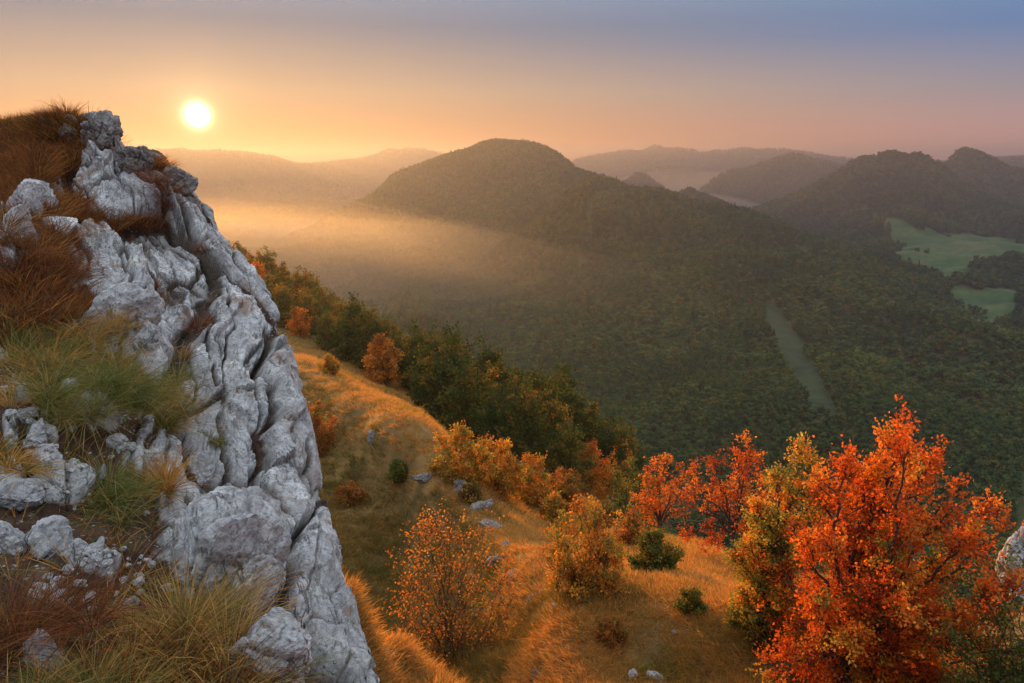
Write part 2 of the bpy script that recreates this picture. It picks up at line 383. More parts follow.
# ------------------------------------------------------------------ scattering helper (geometry nodes) for what nobody could count
def scatter(name, pts, scl, rot, idx, protos, tilt=None):
    me = bpy.data.meshes.new(name); me.vertices.add(len(pts)); me.vertices.foreach_set('co', np.asarray(pts, np.float32).ravel())
    for nm, a, ty in (('scl', scl, 'FLOAT'), ('rot', rot, 'FLOAT'), ('pick', idx, 'INT')):
        x = me.attributes.new(nm, ty, 'POINT'); x.data.foreach_set('value', np.asarray(a, np.float32 if ty == 'FLOAT' else np.int32))
    o = link(name, me); g = bpy.data.node_groups.new(name, 'GeometryNodeTree')
    g.interface.new_socket('Geometry', in_out='INPUT', socket_type='NodeSocketGeometry')
    g.interface.new_socket('Geometry', in_out='OUTPUT', socket_type='NodeSocketGeometry')
    N = g.nodes.new; L = g.links.new; gi = N('NodeGroupInput'); go = N('NodeGroupOutput')
    mp = N('GeometryNodeMeshToPoints'); L(gi.outputs[0], mp.inputs[0])
    gt = N('GeometryNodeGeometryToInstance')
    for pr in reversed(protos):
        oi = N('GeometryNodeObjectInfo'); oi.inputs[0].default_value = pr; oi.inputs[1].default_value = True
        L(oi.outputs['Geometry'], gt.inputs[0])
    ip = N('GeometryNodeInstanceOnPoints'); L(mp.outputs[0], ip.inputs['Points']); L(gt.outputs[0], ip.inputs['Instance'])
    ip.inputs['Pick Instance'].default_value = True
    def na(nm, ty):
        a = N('GeometryNodeInputNamedAttribute'); a.data_type = ty; a.inputs[0].default_value = nm; return a.outputs[0]
    L(na('pick', 'INT'), ip.inputs['Instance Index'])
    cx = N('ShaderNodeCombineXYZ'); L(na('rot', 'FLOAT'), cx.inputs[2]); L(cx.outputs[0], ip.inputs['Rotation'])
    cs = N('ShaderNodeCombineXYZ'); s_ = na('scl', 'FLOAT')
    for i in range(3): L(s_, cs.inputs[i])
    L(cs.outputs[0], ip.inputs['Scale']); L(ip.outputs[0], go.inputs[0])
    m = o.modifiers.new('scatter', 'NODES'); m.node_group = g
    return o

# ------------------------------------------------------------------ far forest
def mat_forest():
    k = NT('forest_leaves'); oi = k.n('ShaderNodeObjectInfo')
    c = k.ramp(oi.outputs['Random'], [(0, (.030, .062, .028)), (.35, (.052, .088, .034)), (.72, (.078, .108, .038)), (.92, (.115, .118, .036)), (.985, (.13, .10, .028)), (1, (.15, .075, .018))])
    big = k.ramp(k.noise(.006, 3, .5, k.pos()), [(.4, (.75, .85, .85)), (.62, (1.35, 1.2, .95))])
    return k.leafy(k.mix(1.0, c, big, 'MULTIPLY'), .30)
MAT_FOREST = mat_forest()
def crown_proto(name, seed, conifer=False):
    """a far crown: leaf-clump faces spread through an uneven volume round a trunk, 1 unit wide"""
    R = np.random.RandomState(seed); n = 210; V = []; 
    if conifer:
        t = R.rand(n) ** .7; h = 1.9 * (1 - t); rad = .42 * t ** .9 * (.75 + .4 * R.rand(n)); a = R.rand(n) * 6.283
        C = np.stack([rad * np.cos(a), rad * np.sin(a), h + .1], 1)
    else:
        lob = np.stack([R.uniform(-.26, .26, 9), R.uniform(-.26, .26, 9), R.uniform(.55, 1.4, 9)], 1); lr = R.uniform(.16, .3, 9)
        k = R.randint(0, 9, n); d = R.normal(size=(n, 3)); d /= np.linalg.norm(d, axis=1)[:, None]; d[:, 2] = np.abs(d[:, 2]) * 1.0 - .15
        C = lob[k] + d * lr[k][:, None] * R.uniform(.75, 1.05, (n, 1))
    s = R.uniform(.07, .14, n)
    nn = C - np.array([0, 0, .55]); nn /= np.linalg.norm(nn, axis=1)[:, None] + 1e-6; nn = nn + R.normal(scale=.55, size=(n, 3)); nn /= np.linalg.norm(nn, axis=1)[:, None]
    up = R.normal(size=(n, 3)); tx = np.cross(nn, up); tx /= np.linalg.norm(tx, axis=1)[:, None]; ty = np.cross(nn, tx)
    s = s[:, None]
    V = np.stack([C - tx * s, C - ty * s * .8 + nn * s * .2, C + tx * s, C + ty * s * .8 - nn * s * .2], 1).reshape(-1, 3)
    F = np.arange(n * 4).reshape(n, 4)
    return bpy.data.objects.new(name, mesh(name, V, F, MAT_FOREST, False))
def build_forest():
    protos = [crown_proto('broadleaf_crown', 10 + i) for i in range(5)] + [crown_proto('conifer_crown', 30 + i, True) for i in range(2)]
    R = np.random.RandomState(5); X, Y, S_ = [], [], []
    for r0, r1, sp in ((190, 900, 6.0), (900, 1800, 8.6), (1800, 3200, 10.5), (3200, 5400, 15), (5400, 9000, 26)):
        n = int((AZ1 - AZ0) / 2 * (r1 ** 2 - r0 ** 2) / sp ** 2 * 1.25)
        r = np.sqrt(R.uniform(r0 ** 2, r1 ** 2, n)); a = R.uniform(AZ0, AZ1, n)
        X.append(r * np.sin(a)); Y.append(r * np.cos(a)); S_.append(np.full(n, min(sp, 16) * 1.12))
    X = np.concatenate(X); Y = np.concatenate(Y); S_ = np.concatenate(S_)
    Z = tz_fast(X, Y); r = np.hypot(X, Y)
    ok = seen(X, Y, Z + S_ * 1.6, .004)
    m0, m1 = meadow_mask(X, Y); few = (perlin(np.stack([X / 70, Y / 70, 0 * X], 1)) > .48) & (R.rand(len(X)) < .7); ok &= (~m0 | few) & ~m1
    ok &= ~((r < 420) & (np.arctan2(X, Y) < .14))
    X, Y, Z, S_ = X[ok], Y[ok], Z[ok], S_[ok]; n = len(X)
    con = (r[ok] < 3000) & ((perlin(np.stack([X / 140, Y / 140, 0 * X], 1)) + R.normal(scale=.25, size=n)) > .42)
    pick = np.where(con, 5 + R.randint(0, 2, n), R.randint(0, 5, n))
    sc = S_ * R.uniform(.7, 1.25, n)
    print('forest trees', n)
    tag(scatter('forest', np.stack([X, Y, Z - .15 * sc], 1), sc, R.rand(n) * 6.283, pick, protos), kind='stuff')
AZ0, AZ1 = -.62, .66
build_forest()

# ------------------------------------------------------------------ haze
def box(name, x0, x1, y0, y1, z0, z1, mat):
    V = [(x, y, z) for x in (x0, x1) for y in (y0, y1) for z in (z0, z1)]
    F = [(0, 1, 3, 2), (4, 6, 7, 5), (0, 4, 5, 1), (2, 3, 7, 6), (0, 2, 6, 4), (1, 5, 7, 3)]
    return link(name, mesh(name, V, np.array(F), mat, False))
HAZE_D, HAZE_G = 1.5e-4, .57
def mat_haze():
    k = NT('haze'); v = k.n('ShaderNodeVolumePrincipled'); v.inputs['Color'].default_value = (.20, .22, .30, 1)
    v.inputs['Density'].default_value = HAZE_D; v.inputs['Anisotropy'].default_value = HAZE_G
    k.l(v.outputs[0], k.out.inputs['Volume']); return k.m
TOP = TZ.max() + 12; print('TOP', TOP)
tag(box('haze', -12000, 12000, -200, 12500, TZ.min() - 1, TOP, mat_haze()), kind='stuff')
def mist(name, cx, cy, rx, ry, zb, zt, dens, g, seed, rot=0.):
    nr, na = 14, 48; V = []; R = np.random.RandomState(seed)
    t = np.linspace(0, 1, nr)[1:]; a = np.arange(na) / na * 6.2832; T, A = np.meshgrid(t, a, indexing='ij')
    w = 1 + .22 * perlin(np.stack([np.cos(A).ravel() * 1.3, np.sin(A).ravel() * 1.3, 0 * A.ravel() + seed], 1)).reshape(A.shape)
    x = rx * T * np.cos(A) * w; y = ry * T * np.sin(A) * w; prof = (1 - T ** 2) ** 2.1; c_, s_ = math.cos(rot), math.sin(rot)
    X, Y = cx + x * c_ - y * s_, cy + x * s_ + y * c_; zm = zb + .35 * (zt - zb); prof = prof * (1 + .30 * perlin(np.stack([X.ravel() / 420, Y.ravel() / 420, 0 * X.ravel() + seed * 3.3], 1)).reshape(X.shape))
    up = np.stack([X, Y, zm + (zt - zm) * prof], 2).reshape(-1, 3); lo = np.stack([X, Y, zm + (zb - zm) * prof - 1], 2).reshape(-1, 3)
    V = np.concatenate([up, lo, [[cx, cy, zt], [cx, cy, zb - 1]]]); n = len(up); i = np.arange(na); j = (i + 1) % na; q = []
    for k in range(nr - 2): q.append(np.stack([k * na + i, (k + 1) * na + i, (k + 1) * na + j, k * na + j], 1)); q.append(np.stack([n + k * na + i, n + k * na + j, n + (k + 1) * na + j, n + (k + 1) * na + i], 1))
    k = nr - 2; q.append(np.stack([k * na + i, n + k * na + i, n + k * na + j, k * na + j], 1))
    tri = np.concatenate([np.stack([0 * i + 2 * n, i, j], 1), np.stack([0 * i + 2 * n + 1, n + j, n + i], 1)])
    m = NT(name); v = m.n('ShaderNodeVolumePrincipled'); v.inputs['Color'].default_value = (.90, .84, .74, 1)
    v.inputs['Density'].default_value = dens; v.inputs['Anisotropy'].default_value = g; m.l(v.outputs[0], m.out.inputs['Volume'])
    return tag(link(name, mesh(name, V, [np.concatenate(q), tri], m.m, True)), kind='stuff')
for k_ in range(9):                     # the valley fills from below: thin sheets, the higher the shorter
    mist('valley_mist', -1050 + 60 * k_ , 2150 - 95 * k_, 2350 - 120 * k_, 1700 - 115 * k_, -340, -205 + 20 * k_, 0.48e-4, .66, 3 + k_, .3 - .07 * k_)
mist('valley_mist', 2000, 5600, 3200, 900, -340, -35, 1.6e-4, .3, 21)
for u_, r_, rx_, ry_, zt_, sd_ in ((690, 3800, 300, 700, -160, 8), (715, 4500, 500, 700, -175, 12), (670, 4300, 400, 800, -185, 13)):
    _mp = at_r(u_, 190, r_); mist('valley_mist', _mp[0], _mp[1], rx_, ry_, -330, zt_, 3.0e-4, .4, sd_)

# ------------------------------------------------------------------ rock material
def mat_rock(name='limestone', soil=False, tone=None):
    k = NT(name); p = k.obj() if not soil else k.pos()
    base = k.ramp(k.noise(2.2, 7, .62, p), [(.26, (.20, .195, .19)), (.44, (.43, .425, .42)), (.58, (.62, .61, .585)), (.8, (.74, .72, .68))])
    lich = k.ramp(k.noise(9, 6, .7, p, .6), [(.46, 0.), (.6, 1.)])
    big = k.ramp(k.noise(.9, 5, .65, p, .5), [(.46, 0.), (.64, .6)])
    base = k.mix(big, base, (.27, .255, .235))
    base = k.mix(k.math('MULTIPLY', lich, .65), base, (.24, .235, .22))
    fine = k.noise(34, 5, .7, p)
    base = k.mix(k.ramp(fine, [(.36, .85), (.5, 0.)]), base, (.14, .135, .13))
    och = k.ramp(k.noise(1.35, 4, .6, p, 1.2), [(.57, 0.), (.67, 1.)])
    base = k.mix(k.math('MULTIPLY', och, .75), base, (.26, .13, .055))
    mo = k.ramp(k.noise(3.4, 5, .65, p, .8), [(.62, 0.), (.72, 1.)])
    base = k.mix(k.math('MULTIPLY', mo, .7), base, (.10, .095, .06))
    mp = k.n('ShaderNodeMapping', vector_type='TEXTURE'); mp.inputs['Rotation'].default_value = (-.88, 0, .63); mp.inputs['Scale'].default_value = (1, 1, 4.5); k.l(p, mp.inputs['Vector'])
    wv = k.n('ShaderNodeTexNoise'); wv.inputs['Scale'].default_value = 4; wv.inputs['Detail'].default_value = 4; k.l(p, wv.inputs['Vector'])
    st = k.noise(2.6, 5, .6, mp.outputs[0], .7)
    crack = k.ramp(k.math('ABSOLUTE', k.math('SUBTRACT', st, .5)), [(0, 1.), (.016, 0.)])
    crack = k.math('MULTIPLY', crack, k.ramp(k.noise(1.8, 3, .6, p), [(.45, 0.), (.55, 1.)]))
    base = k.mix(k.math('MULTIPLY', crack, .75), base, (.07, .06, .05))
    strk = k.ramp(k.noise(5.5, 5, .6, mp.outputs[0], .3), [(.42, 0.), (.66, .75)])
    base = k.mix(strk, base, (.26, .25, .24))
    h = k.math('ADD', k.math('MULTIPLY', k.noise(14, 8, .68, p), 1.), k.math('MULTIPLY', crack, -.5))
    h = k.math('ADD', h, k.math('MULTIPLY', k.noise(70, 4, .7, p), .22))
    for sc_, am in ((5.5, .75), (15, .35)):  # chipped facets
        vo = k.n('ShaderNodeTexVoronoi'); vo.inputs['Scale'].default_value = sc_; k.l(k.mix(.10, mp.outputs[0], wv.outputs['Color'], 'ADD'), vo.inputs['Vector'])
        vs = k.n('ShaderNodeSeparateColor'); k.l(vo.outputs['Color'], vs.inputs[0])
        h = k.math('ADD', h, k.math('MULTIPLY', k.math('ADD', vs.outputs[0], k.math('MULTIPLY', vo.outputs['Distance'], -.6)), am))
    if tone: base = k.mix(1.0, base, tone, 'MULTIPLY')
    if soil:
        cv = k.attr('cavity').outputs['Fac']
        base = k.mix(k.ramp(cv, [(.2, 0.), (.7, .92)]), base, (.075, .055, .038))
        s = k.ramp(k.noise(7, 6, .65, p), [(.3, (.030, .018, .012)), (.55, (.075, .042, .026)), (.75, (.13, .085, .055))])
        peb = k.n('ShaderNodeTexVoronoi'); peb.inputs['Scale'].default_value = 26; k.l(p, peb.inputs['Vector'])
        pm = k.math('MULTIPLY', k.ramp(peb.outputs['Distance'], [(.22, 1.), (.34, 0.)]), k.ramp(k.noise(1.7, 3, .6, p), [(.50, 0.), (.60, 1.)]))
        sp = k.n('ShaderNodeSeparateColor'); k.l(peb.outputs['Color'], sp.inputs[0])
        s = k.mix(k.math('MULTIPLY', pm, k.ramp(sp.outputs[0], [(.35, 0.), (.5, 1.)])), s, (.45, .44, .43))
        m = k.attr('rock').outputs['Fac']
        m = k.ramp(k.math('ADD', m, k.math('MULTIPLY', k.math('SUBTRACT', k.noise(12, 4, .6, p), .5), .5)), [(.42, 0.), (.58, 1.)])
        base = k.mix(m, s, base)
        h = k.math('ADD', h, k.math('MULTIPLY', pm, .5))
    return k.principled(base, .92, k.bump(h, .05, .9), .15)
MAT_ROCK = mat_rock(); MAT_ROCK_GREY = mat_rock('grey_shaded_limestone', False, (.52, .50, .47)); MAT_CLIFF = mat_rock('limestone_and_soil', True)  # grey copy: own tone of slope rocks; on cliff-top boulders, shade put into colour

# ------------------------------------------------------------------ the cliff beside us
CLIFF = [
    [(-420,860,1.6),(0,830,1.7),(200,820,2.0),(310,810,2.3),(420,790,2.6)],
    [(-350,700,2.1),(0,690,2.3),(175,690,2.6),(285,690,2.9),(372,685,3.3)],
    [(-330,620,2.7),(0,605,2.9),(165,600,3.3),(262,592,3.8),(345,608,4.2)],
    [(-320,510,3.6),(0,500,3.8),(160,492,4.5),(240,490,5.2),(317,505,5.8)],
    [(-310,410,4.7),(0,400,4.9),(150,392,5.8),(215,390,6.6),(296,402,7.4)],
    [(-310,320,6.1),(0,310,6.4),(108,302,7.6),(190,303,8.4),(270,316,9.1)],
    [(-310,250,8.0),(0,240,8.3),(66,235,9.4),(155,235,10.1),(234,250,10.7)],
    [(-310,190,10.3),(0,185,10.6),(55,180,11.2),(130,182,11.6),(197,196,11.9)],
    [(-310,135,13.2),(0,130,13.3),(48,128,13.2),(97,128,13.1),(152,165,12.8)],
]
def catmull(A, n, axis):
    A = np.moveaxis(A, axis, 0); m = len(A)
    P_ = np.concatenate([2 * A[:1] - A[1:2], A, 2 * A[-1:] - A[-2:-1]], 0)
    t = np.linspace(0, m - 1 - 1e-9, n); i = t.astype(int); f = (t - i).reshape((-1,) + (1,) * (A.ndim - 1))
    p0, p1, p2, p3 = P_[i], P_[i + 1], P_[i + 2], P_[i + 3]
    o = .5 * (2 * p1 + (p2 - p0) * f + (2 * p0 - 5 * p1 + 4 * p2 - p3) * f ** 2 + (3 * p1 - p0 - 3 * p2 + p3) * f ** 3)
    return np.moveaxis(o, 0, axis)
def unit_(v): v = np.asarray(v, float); return v / np.linalg.norm(v)
def grid_normals(G):
    du = np.gradient(G, axis=1); dv = np.gradient(G, axis=0); n = np.cross(du, dv)
    n /= np.linalg.norm(n, axis=2)[..., None] + 1e-12; return n
def build_cliff():
    C = np.array([[at(*p) for p in row] for row in CLIFF])
    last = C[:, -1]; sc = np.linspace(.5, 1.3, len(C))[:, None]
    c5 = last + np.array([-.35, .75, -.15]) * sc; c6 = last + np.array([-.35, 1.3, -2.2]) * sc; c7 = last + np.array([-.2, 1.8, -7.5])
    C = np.concatenate([C, c5[:, None], c6[:, None], c7[:, None]], 1)
    top = C[-1]; b1 = top + np.array([-.4, 1.2, -.6]); b2 = top + np.array([-.8, 3.0, -4.]); b3 = top + np.array([-.8, 4.0, -10.])
    C = np.concatenate([C, b1[None], b2[None], b3[None]], 0)
    NRr, NCc = 640, 640
    G = catmull(catmull(C, NRr, 0), NCc, 1)
    sr = np.linspace(0, C.shape[0] - 1, NRr)[:, None] * np.ones((1, NCc)); sc_ = np.linspace(0, C.shape[1] - 1, NCc)[None] * np.ones((NRr, 1))
    N_ = grid_normals(G)
    mid = N_[NRr // 3, NCc // 3]
    if mid @ (-G[NRr // 3, NCc // 3]) < 0: N_ = -N_
    Pf = G.reshape(-1, 3); n = len(Pf); nf = N_.reshape(-1, 3); dist = Pf[:, 1]
    # where bare rock gives way to soil
    wob = fbm(Pf / 1.1, 3).reshape(NRr, NCc)
    bound = np.interp(sr[:, 0], [0, 1, 2, 3, 4, 5, 6, 7, 8, 11], [2.35, 2.25, 2.0, 1.75, 1.75, 1.65, 1.55, 1.75, 2.3, 1.5])[:, None]
    bare = np.clip((sc_ - bound) * 1.8 + wob * .9 + .5, 0, 1)
    f1, f2, rc, off = worley(Pf / np.array([.55, .55, .5]) + 4.1)
    patch = ((rc[:, 0] > np.where(sr.ravel() > 4, .58, .70)) * np.clip((f2 - f1 - .06) / .28, 0, 1)).reshape(NRr, NCc) * (sr > .5) * (sr < 6.5)
    ledge = np.clip(fbm(Pf / np.array([1.6, 1.6, .7]) + 9, 3) * 2.2 - .35, 0, 1).reshape(NRr, NCc) * np.clip((sr - 5.4) / 1.2, 0, 1) * np.clip((3.6 - sc_) / .6, 0, 1)
    rock = np.clip(np.maximum(bare, patch * .9) - ledge * 1.3, 0, 1)
    # slabs leaning with the bedding, split by joints
    d = unit_([-.38, .47, .80]); a = unit_(np.cross([.65, -.45, .6], d)); b = np.cross(d, a)
    warp = Pf + .09 * np.stack([fbm(Pf / .9 + s, 4) for s in (1, 5, 9)], 1)
    L_ = np.stack([warp @ a, warp @ b, warp @ d], 1); amp = np.clip(dist / 7.5, .40, 1.2)
    Ls = L_ / amp[:, None]
    disp = np.zeros(n); cav = np.zeros(n)
    for sx, sy, sz, o_, cd, cw, tl, seed in ((.66, 1.5, 4.2, .46, .34, .055, .55, 0), (.27, .7, 1.5, .15, .10, .05, .50, 31), (.11, .3, .40, .035, .022, .06, .40, 67)):
        f1, f2, rc, off = worley(Ls / np.array([sx, sy, sz]) + seed)
        crack = np.exp(-((f2 - f1) / cw) ** 2) * np.clip(.5 + 1.5 * rc[:, 2], 0, 1)
        disp += o_ * (rc[:, 0] - .5) + tl * sx * (off[:, 0] * (rc[:, 1] - .5) * 1.8 + off[:, 2] * (rc[:, 2] - .5) * 1.2) - cd * crack
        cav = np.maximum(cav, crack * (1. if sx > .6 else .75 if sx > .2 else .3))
        if sx > .6: crev = crack * np.clip(fbm(Pf / 1.3 + 40, 2) * 2 + .55, 0, 1)
    rib = ridged(Ls / np.array([.40, 1.2, 3.0]), 3) - .9
    disp += .06 * rib + .03 * fbm(Ls / np.array([.10, .2, .3]), 4) + .12 * fbm(Ls / np.array([1.2, 2, 3.]) + 7, 2)
    cav = np.maximum(cav, np.clip(-rib - .25, 0, .8))
    for sx, sy, sz, am, seed in ((.42, .7, .95, .17, 11), (.20, .3, .42, .075, 23), (.085, .12, .17, .028, 41)):   # broken edges where chips have come away
        f1, f2, rc, off = worley((Pf + .05 * fbm(Pf / .3, 2)[:, None]) @ np.stack([a, b, d], 1) / amp[:, None] / np.array([sx, sy, sz]) + seed)
        disp += am * (f1 - .5) + am * .5 * (rc[:, 1] - .5)
    disp -= disp.mean()
    back = np.clip((sc_.ravel() - 3.5) / .6, 0, 1); disp = disp * amp * (1 - .55 * back); disp = np.minimum(disp, .5 - .42 * back)
    soil_d = .06 * fbm(Pf / .5, 4) - .03
    rock = np.clip(rock - crev.reshape(rock.shape) * np.clip((sr - 2.2) / 1.5, 0, 1) * .9, 0, 1); rk = rock.ravel()
    edge = np.clip(np.minimum.reduce([sr.ravel() * 2, (C.shape[0] - 1 - sr.ravel())]), 0, 1)
    D = (disp * rk + soil_d * (1 - rk) + .09 * patch.ravel() * (1 - bare.ravel())) * edge
    V = Pf + nf * D[:, None]
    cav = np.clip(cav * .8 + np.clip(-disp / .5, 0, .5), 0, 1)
    F = grid_faces(NRr, NCc)
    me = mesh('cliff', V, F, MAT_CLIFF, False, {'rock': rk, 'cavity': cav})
    o = tag(link('cliff', me), 'tall jagged white limestone cliff with grassy soil ledges on its near side', 'cliff')
    return V.reshape(NRr, NCc, 3), rock, sr, sc_
CV, CROCK, CSR, CSC = build_cliff()
CNRM = grid_normals(CV)
if CNRM[180, 180] @ (-CV[180, 180]) < 0: CNRM = -CNRM
def project(p):
    p = np.asarray(p); c, s = math.cos(PITCH), math.sin(PITCH)
    z = p[..., 1] * c - p[..., 2] * s; y = p[..., 1] * s + p[..., 2] * c
    return CX + FPX * p[..., 0] / z, CY - FPX * y / z
_m = (CSC < 4.3) & (CSR < 8.4)
_cu, _cv = project(CV); _cp = np.stack([_cu[_m], _cv[_m]], 1); _cP = CV[_m]; _cN = CNRM[_m]; _cR = CROCK[_m]; _cS = CSR[_m]; _cC = CSC[_m]
def on_cliff(u, v):
    d = ((_cp - (u, v)) ** 2).sum(1); near = np.nonzero(d < d.min() + 9)[0]
    i = near[np.argmin((_cP[near] ** 2).sum(1))]
    return _cP[i], _cN[i]

# ------------------------------------------------------------------ boulders and stones
import bmesh
def ico(sub):
    bm = bmesh.new(); bmesh.ops.create_icosphere(bm, subdivisions=sub, radius=1.0)
    V = np.array([v.co[:] for v in bm.verts]); F = np.array([[v.index for v in f.verts] for f in bm.faces]); bm.free(); return V, F
_ICO = {s: ico(s) for s in (3, 4, 5, 6)}
def boulder(name, seed, size, sub=5, rough=1., mat=None):
    V, F = _ICO[sub]; R = np.random.RandomState(seed); V = V.copy()
    for k in range(11):                       # broken faces
        n = R.normal(size=3); n /= np.linalg.norm(n); h = R.uniform(.52, .86); t = V @ n; m = t > h
        V[m] -= np.outer(t[m] - h, n) * R.uniform(.7, 1.)
    q = V * np.asarray(size) / max(size)
    f1, f2, rc, off = worley(q * 1.7 + seed)
    f3, f4, rd, of2 = worley(q * 4.5 + seed)
    d = .16 * (rc[:, 0] - .5) - .09 * np.exp(-((f2 - f1) / .1) ** 2) + .05 * (rd[:, 0] - .5) - .03 * np.exp(-((f4 - f3) / .12) ** 2) + .10 * fbm(q * 1.3 + seed, 3) + .03 * fbm(q * 9, 3)
    nn = V / np.linalg.norm(V, axis=1)[:, None]
    V = (V + nn * (d * rough)[:, None]) * np.asarray(size)
    return mesh(name, V, F, mat or MAT_ROCK, False)
def place_rock(name, u, v, size, seed, label, cat='rock', group=None, sub=5, sink=.3, lean=None, on='cliff', rz=None, rough=1., push=0., mat=None):
    if on == 'cliff': p, n = on_cliff(u, v)
    else: p = on_ground(u, v); n = np.array([0, 0, 1.])
    R = np.random.RandomState(seed)
    o = link(name, boulder(name, seed, size, sub, rough, mat))
    o.location = p + n * (min(size) * (1 - 2 * sink)) * .5 + np.array([0, push, 0])
    o.rotation_euler = lean or (R.uniform(-.3, .3), R.uniform(-.3, .3), R.uniform(0, 6.28) if rz is None else rz)
    return tag(o, label, cat, group)
place_rock('boulder', 222, 575, (.40, .46, .50), 12, 'big rounded pale boulder bulging from the foot of the cliff beside brown grass', 'boulder', sub=6, lean=(.1, .35, .3), sink=.42, rough=.8)
place_rock('boulder', 262, 662, (.22, .26, .34), 5, 'pointed pale boulder at the bottom edge below the big rounded boulder', 'boulder', sub=6, lean=(.2, .3, .9), sink=.35)
place_rock('boulder', 128, 322, (.30, .25, .42), 33, 'grey lichen-spotted slab boulder leaning beside the yellow-green grass', 'boulder', sub=5, lean=(.2, .75, .4), sink=.25)
place_rock('boulder', 150, 345, (.14, .16, .26), 35, 'small rounded grey boulder right of the leaning slab boulder', 'boulder', sub=5, lean=(.1, .3, .4))
place_rock('boulder', 95, 133, (.36, .36, .42), 41, 'highest dark jagged boulder on the summit of the cliff', 'boulder', lean=(.1, .25, .8), sink=.5, mat=MAT_ROCK_GREY, rough=1.5)  # cliff-top boulders get the dark tone in place of backlit shade
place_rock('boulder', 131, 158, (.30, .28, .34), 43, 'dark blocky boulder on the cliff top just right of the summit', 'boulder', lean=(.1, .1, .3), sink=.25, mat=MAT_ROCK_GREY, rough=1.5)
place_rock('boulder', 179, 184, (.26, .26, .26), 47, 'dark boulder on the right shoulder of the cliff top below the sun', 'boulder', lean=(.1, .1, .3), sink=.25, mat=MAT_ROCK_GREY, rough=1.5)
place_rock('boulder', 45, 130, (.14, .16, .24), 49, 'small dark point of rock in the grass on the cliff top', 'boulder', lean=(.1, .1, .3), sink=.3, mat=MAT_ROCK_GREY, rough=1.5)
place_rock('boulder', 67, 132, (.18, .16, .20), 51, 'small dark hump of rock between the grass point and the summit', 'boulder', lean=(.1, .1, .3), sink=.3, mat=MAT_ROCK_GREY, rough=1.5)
for (u, v, s, sd_, lab) in (
    (82, 547, (.075, .06, .055), 61, 'white angular stone lying alone on dark soil'),
    (50, 545, (.16, .14, .15), 62, 'broad cracked white rock set in the soil left of the lone stone'),
    (8, 545, (.10, .12, .13), 63, 'white rock cut by the left edge of the photo'),
    (18, 497, (.16, .12, .11), 64, 'grey white rock ledge above the cracked white rock'),
    (150, 460, (.10, .10, .13), 65, 'upright pale rock at the right of the green tuft'),
    (117, 443, (.09, .08, .10), 66, 'tilted flat pale stone under the yellow-green grass'),
    (131, 447, (.045, .04, .05), 67, 'small pale stone touching the tilted flat stone'),
    (160, 503, (.035, .03, .10), 68, 'narrow upright white stone standing in brown soil'),
    (70, 385, (.12, .08, .07), 69, 'long grey stone among the rubble above the green tuft'),
    (45, 660, (.085, .07, .12), 70, 'pale pointed stone in the brown grass at lower left'),
    (200, 470, (.14, .12, .22), 71, 'rough grey rock rib rising beside the big rounded boulder'),
    (22, 415, (.10, .08, .07), 72, 'pale stone in the rubble at the left edge below the grass')):
    place_rock('stone', u, v, s, sd_, lab, 'stone', 'pale stones on the soil', sub=4, sink=.25)
Rg = np.random.RandomState(77); kk = 0
for (u0, v0, su, sv, n_) in ((25, 440, 26, 22, 26), (55, 600, 32, 26, 34), (120, 560, 40, 14, 26), (75, 470, 45, 40, 24), (140, 590, 35, 12, 12), (20, 380, 18, 22, 12)):
    for i in range(n_):
        u = u0 + Rg.normal() * su * .6; v = v0 + Rg.normal() * sv * .6
        if u < 0 or u > 205: continue
        s = Rg.uniform(.010, .034); sz = (s * Rg.uniform(.8, 1.5), s, s * Rg.uniform(.6, 1.1))
        place_rock('pebble_stone', u, v, sz, 100 + kk, 'small pale stone loose on the dark soil ledge', 'stone', 'loose small stones on the soil ledge', sub=3, sink=.2); kk += 1

# ------------------------------------------------------------------ grass
def mat_grass(name, instanced):
    k = NT(name); c = k.attr('col').outputs['Color']
    if instanced:
        r = k.n('ShaderNodeObjectInfo').outputs['Random']
        c = k.mix(1.0, c, k.ramp(r, [(0, (.75, .8, .6)), (.5, (1, 1, 1)), (1, (1.3, 1.1, .9))]), 'MULTIPLY')
        g = k.ramp(k.noise(.16, 4, .6, k.pos()), [(.52, 0.), (.70, 1.)])
        c = k.mix(g, c, k.mix(1.0, c, (.55, .80, .55), 'MULTIPLY'))
    return k.leafy(c, .5, (1.0, .92, .75))
MAT_GRASS = mat_grass('grass_blades', False); MAT_GRASS_I = mat_grass('slope_grass_blades', True)
STRAW = [(.50, .27, .08), (.56, .32, .10), (.42, .19, .05), (.32, .20, .06), (.52, .23, .06)]
GREEN = [(.13, .15, .04), (.17, .18, .05), (.25, .21, .07), (.34, .25, .09), (.10, .12, .04)]
RUST = [(.18, .060, .028), (.24, .085, .035), (.13, .050, .026), (.20, .11, .045), (.10, .042, .022)]
